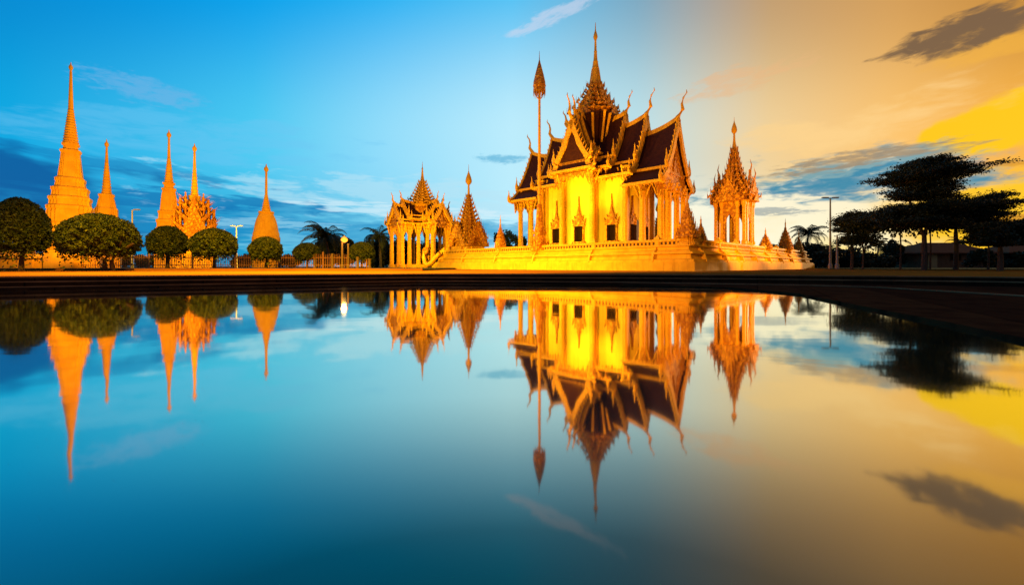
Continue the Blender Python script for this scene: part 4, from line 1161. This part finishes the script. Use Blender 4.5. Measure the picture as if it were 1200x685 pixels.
def clump_tree(px, d, wpx, ytop, label, seed, z0=.1, mat='leafm', leaf=.30, N=3500, trunk=True, group='broad trees beyond the plaza', ybot=None):
    k = d / F; Rr = wpx / 2 * k / math.sqrt(1 + ((px - 600) / F) ** 2); H = ZY(ytop, d) - z0; rng = np.random.default_rng(seed)
    t = thing('leafy_tree', P(px, d, z0), label, 'tree', 0, group)
    nl = 20; zb = H * .25 if ybot is None else ZY(ybot, d) - z0
    cs = []
    for i in range(nl):
        a = rng.uniform(0, 2 * PI); q = math.sqrt(rng.uniform(0, 1)) * .68; zc = zb + (H - zb) * rng.uniform(.12, .80)
        f = 1 - .5 * abs((zc - zb) / (H - zb) - .45)
        cs.append((math.cos(a) * Rr * q * f, math.sin(a) * Rr * q * f, zc, Rr * rng.uniform(.26, .42)))
    cs.append((0, 0, H - Rr * .32, Rr * .34))
    P_ = []
    for x, y, zc, r in cs:
        n_ = N // len(cs); v = rng.normal(size=(n_, 3)); v /= np.linalg.norm(v, axis=1, keepdims=True); q = rng.uniform(.25, 1, n_) ** .5 * r * rng.uniform(.8, 1.15, n_)
        P_.append(np.stack([x + v[:, 0] * q, y + v[:, 1] * q, zc + v[:, 2] * q * .85], 1))
    c = leaf_mesh('crown', np.concatenate(P_), leaf, M[mat], t, seed)
    m = MB(); m.tube([(0, 0, -.1), (.05, 0, H * .3), (0, .05, H * .6), (0, 0, H * .85)], [.22, .16, .1, .04], 8)
    for i in range(6):
        x, y, zc, r = cs[i]; m.tube([(0, 0, H * .3), (x * .5, y * .5, (H * .3 + zc) * .5 + .1), (x, y, zc)], [.10, .07, .03], 6)
    m.build('trunk', M['trunk'], t)
    return t
bgs = [(936, 56, 56, 282, 'dark wide tree just behind the last terrace finials and palm'), (898, 60, 40, 290, 'low dark tree right behind the flame-edged finial by the pavilion'), (388, 44, 64, 273, 'large dark bushy tree behind the street lamp and its palm'), (448, 47, 54, 275, 'dense dark tree under the tall thin palm'), (474, 49, 50, 279, 'dense dark tree behind left columns of open pavilion'), (512, 54, 56, 281, 'dense dark tree behind right columns of open pavilion'), (400, 46, 46, 276, 'broad dark tree behind the street lamp'), (436, 50, 40, 283, 'dark round tree behind second short post'),
       (462, 50, 36, 284, 'dark tree seen through the open pavilion columns'), (497, 52, 40, 285, 'dark tree behind the middle of the open pavilion'),
       (380, 50, 30, 290, 'low dark tree behind the small topiary left of lamp'), (595, 56, 44, 268, 'green leafy tree behind slim finial left of the tall staff'),
       (612, 60, 30, 276, 'small green tree behind the left end of the temple porch'),
       (17, 44, 60, 300, 'low bush-like tree behind the gate house'), (146, 48, 26, 299, 'low green tree between slim stupa and second tallest stupa'), (172, 50, 36, 300, 'low dark shrub tree left of second tallest stupa'),
       (290, 50, 44, 301, 'low dark shrub tree right of the shrine'), (340, 50, 34, 300, 'low dark shrub tree right of the bell-shaped stupa'),
       (905, 60, 36, 286, 'dark tree behind small flame-edged finial'), (955, 50, 46, 284, 'dark bushy tree under the palm right of the terrace'),
       (988, 52, 50, 292, 'dark tree at the foot of the tall lamp post'), (1012, 50, 40, 297, 'dark low tree under the left spread of the layered tree'),
       (1046, 56, 44, 280, 'round dark tree in the yellow gap left of the house'), (1040, 46, 40, 301, 'low dark hedge tree left of the house wall'),
       (1150, 50, 50, 292, 'dark tree between the two houses'), (1190, 52, 60, 296, 'dark low tree at the right edge behind the second house'), (925, 62, 40, 292, 'dark tree between the last two cone finials'), (970, 47, 44, 291, 'dense dark tree just left of the two slim lamp posts'), (1003, 54, 60, 295, 'wide dark tree filling the gap behind the low left layered tree'), (1075, 64, 44, 296, 'dark tree rising behind the left house roof'), (1110, 66, 50, 293, 'dark tree behind the middle of the left house roof')]
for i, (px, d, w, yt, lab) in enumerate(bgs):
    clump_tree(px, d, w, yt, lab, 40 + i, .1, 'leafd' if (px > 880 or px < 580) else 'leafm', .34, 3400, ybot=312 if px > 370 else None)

# ================================================================ BIG LAYERED TREES (right)
def layered_tree(px, d, layers, ytrunk, label, seed, forks=None, z0=.08, tr=.13, dens=1.0):
    """layers: (centre px, row, half width px, half thickness px)"""
    k = d / F; rng = np.random.default_rng(seed); rn = random.Random(seed)
    t = thing('layered_tree', P(px, d, z0), label, 'tree', 0, 'dark layered trees at the right of the pool')
    wood = MB(); pts_all = []
    if forks is None: forks = [(0, 0)]
    zt = ZY(layers[-1][1], d) - z0; zf = ZY(ytrunk, d) - z0
    trunk = MB(); trunk.tube([(0, 0, -.1), (.03, 0, zf * .5), (0, 0, zf)], [tr * 1.2, tr, tr * .85], 10)
    tops = []
    for fx, fy in forks:
        p = [(0, 0, zf - .05), (fx * .5, fy * .5, zf + (zt - zf) * .25), (fx, fy, zf + (zt - zf) * .6), (fx * .8, fy, zt)]
        trunk.tube(p, [tr * .75, tr * .6, tr * .4, tr * .1], 8); tops.append((fx, fy))
    trunk.build('trunk', M['trunk'], t)
    for (lx, ly, lw, lt) in layers:
        cx = (lx - px) * k; zc = ZY(ly, d) - z0; Rw = lw * k / math.sqrt(1 + ((lx - 600) / F) ** 2); th = lt * k
        nb = int(15 + Rw * 3)
        for b in range(nb):
            a = b * 2.399 + rn.uniform(-.25, .25); L = Rw * rn.uniform(.50, 1.12) * (1.28 if b % 5 == 0 else 1)
            fx, fy = tops[b % len(tops)]
            s0 = Vector((fx * .9 + cx * .35, fy, zc - th * .9)); e = Vector((cx + math.cos(a) * L, math.sin(a) * L * .85, zc + rn.uniform(-.7, .9) * th))
            midp = s0.lerp(e, .5) + Vector((0, 0, th * .25))
            wood.tube([s0, midp, e], [.05, .035, .008], 5)
            n_ = int(620 * dens * (L / 2.0 + .4))
            q = rng.uniform(.12, 1.0, n_) ** .8
            base = np.array([list(s0.lerp(midp, float(x) * 2) if x < .5 else midp.lerp(e, (float(x) - .5) * 2)) for x in q])
            wv = (.08 + .24 * np.sin(np.clip(q, 0, 1) * PI * .8)) * (1 if Rw > 1.5 else .7)
            off = rng.normal(size=(n_, 3)) * wv[:, None]; off[:, 2] = np.abs(off[:, 2]) * .55 * (th / .45) - rng.uniform(0, .12, n_)
            pts_all.append(base + off)
    br = wood.build('branches', M['trunk'], t)
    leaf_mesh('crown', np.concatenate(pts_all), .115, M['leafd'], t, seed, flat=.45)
    return t
layered_tree(1083, 25, [(1070, 260, 60, 7), (1062, 249, 50, 8), (1092, 244, 68, 7), (1078, 229, 50, 7), (1088, 220, 44, 6), (1074, 208, 62, 6), (1098, 203, 66, 5), (1085, 196, 42, 6), (1094, 188, 24, 4)], 276, 'tallest dark layered tree with forked trunk against the yellow sky', 71, forks=[(-.9, .2), (.55, -.1)], dens=.62)
layered_tree(1120, 27, [(1126, 262, 46, 7), (1138, 250, 56, 7), (1150, 241, 56, 5), (1128, 238, 56, 7)], 272, 'dark layered tree with straight trunk reaching right of the tallest tree', 72, tr=.12, dens=.65)
layered_tree(998, 29, [(1010, 268, 34, 6), (1015, 260, 46, 7), (1028, 252, 50, 6), (1000, 280, 22, 8)], 284, 'low left layered tree spreading its branch tips toward the lamp post', 73, tr=.09, dens=.8)
layered_tree(1172, 23, [(1170, 281, 46, 8), (1178, 271, 52, 8), (1185, 263, 44, 6), (1196, 276, 44, 8)], 292, 'low wide layered tree at the right edge of the frame', 74, tr=.12, dens=.9)

def thin_trunk(px, d, ytop, label, seed):
    t = thing('slender_tree', P(px, d, .081), label, 'tree', 0, 'slender trees right of the plaza')
    h = ZY(ytop, d) - .08
    m = MB(); m.tube([(0, 0, -.05), (.04, 0, h * .5), (-.02, 0, h)], [.06, .045, .03], 7); m.build('trunk', M['trunk'], t)
    rng = np.random.default_rng(seed); n_ = 900
    v = rng.normal(size=(n_, 3)) * np.array([.5, .5, .35]); v[:, 2] += h
    leaf_mesh('crown', v, .2, M['leafd'], t, seed)
thin_trunk(1055, 27, 262, 'slender dark trunk left of the forked layered tree', 81)
thin_trunk(1090, 28, 262, 'slender dark trunk just right of the forked trunk', 82)
thin_trunk(1011, 28, 280, 'slender dark trunk right of the low left layered tree', 83)
thin_trunk(1158, 26, 268, 'slender dark trunk left of the rightmost layered tree', 84)

# ================================================================ HOUSES (right)
def house(px, d, w, dep, hw, hr, label, rz, z0=.081):
    t = thing('house', P(px, d, z0), label, 'house', rz, 'low houses behind the right trees')
    m = MB(); m.box((0, 0, hw / 2), (w, dep, hw)); m.build('wall', M['hwall'], t)
    a, b = w / 2 + .7, dep / 2 + .7
    m = MB(); m.add([(-a, -b, hw - .1), (a, -b, hw - .1), (a, b, hw - .1), (-a, b, hw - .1), (-a + b * .9, 0, hr), (a - b * .9, 0, hr), (-a, -b, hw + .05), (a, -b, hw + .05), (a, b, hw + .05), (-a, b, hw + .05)],
                    [(0, 3, 2, 1), (0, 1, 7, 6), (1, 2, 8, 7), (2, 3, 9, 8), (3, 0, 6, 9), (6, 7, 5, 4), (8, 9, 4, 5), (7, 8, 5), (9, 6, 4)]); rf = m.build('roof', M['hroof'], t)
    n_ = int(w / 2.4)
    for i in range(n_):
        x = -w / 2 + (i + .5) * w / n_
        if i == 0:
            q = MB(); q.box((x, -dep / 2 - .04, 1.1), (1.1, .08, 2.1)); q.build('door', M['hwhite'], t)
        else:
            q = MB(); q.box((x, -dep / 2 - .03, 1.4), (1.3, .06, 1.0)); wd = q.build('window', M['hwhite'] if i == 3 else M['wood'], t)
            q = MB(); q.box((x, -dep / 2 - .07, 1.4), (1.1, .04, .82)); q.build('pane', M['dark'], wd)
    return t
house(1098, 56, 8.5, 5, 1.9, 3.4, 'low house with brown hipped roof behind the forked tree', R(-4))
house(1196, 54, 7, 5, 1.9, 3.3, 'second low house with brown hipped roof at the right edge', R(-8))

# lights for the left group
for px, d, tpx, td, th_, pw in ((60, 27, 83, 36, 9, 9500), (125, 30, 118, 40, 7, 3200), (180, 31, 198, 42, 7, 6800), (240, 29, 228, 38, 7, 900), (305, 32, 312, 42, 5, 6800)):
    flood(P(px, d - 3, 2.5), P(tpx, td, th_), pw * .85, (1.0, .46, .03) if px < 170 else (1.0, .50, .02), 85)
# unseen spots added above the frame to light the paving and the clipped trees
for x_, y_ in ((-16, 13), (-10, 15), (-4, 16.5)):
    flood((x_, y_, 13), (x_, y_ + 5, 0), 36000, (1.0, .46, .0), 84)
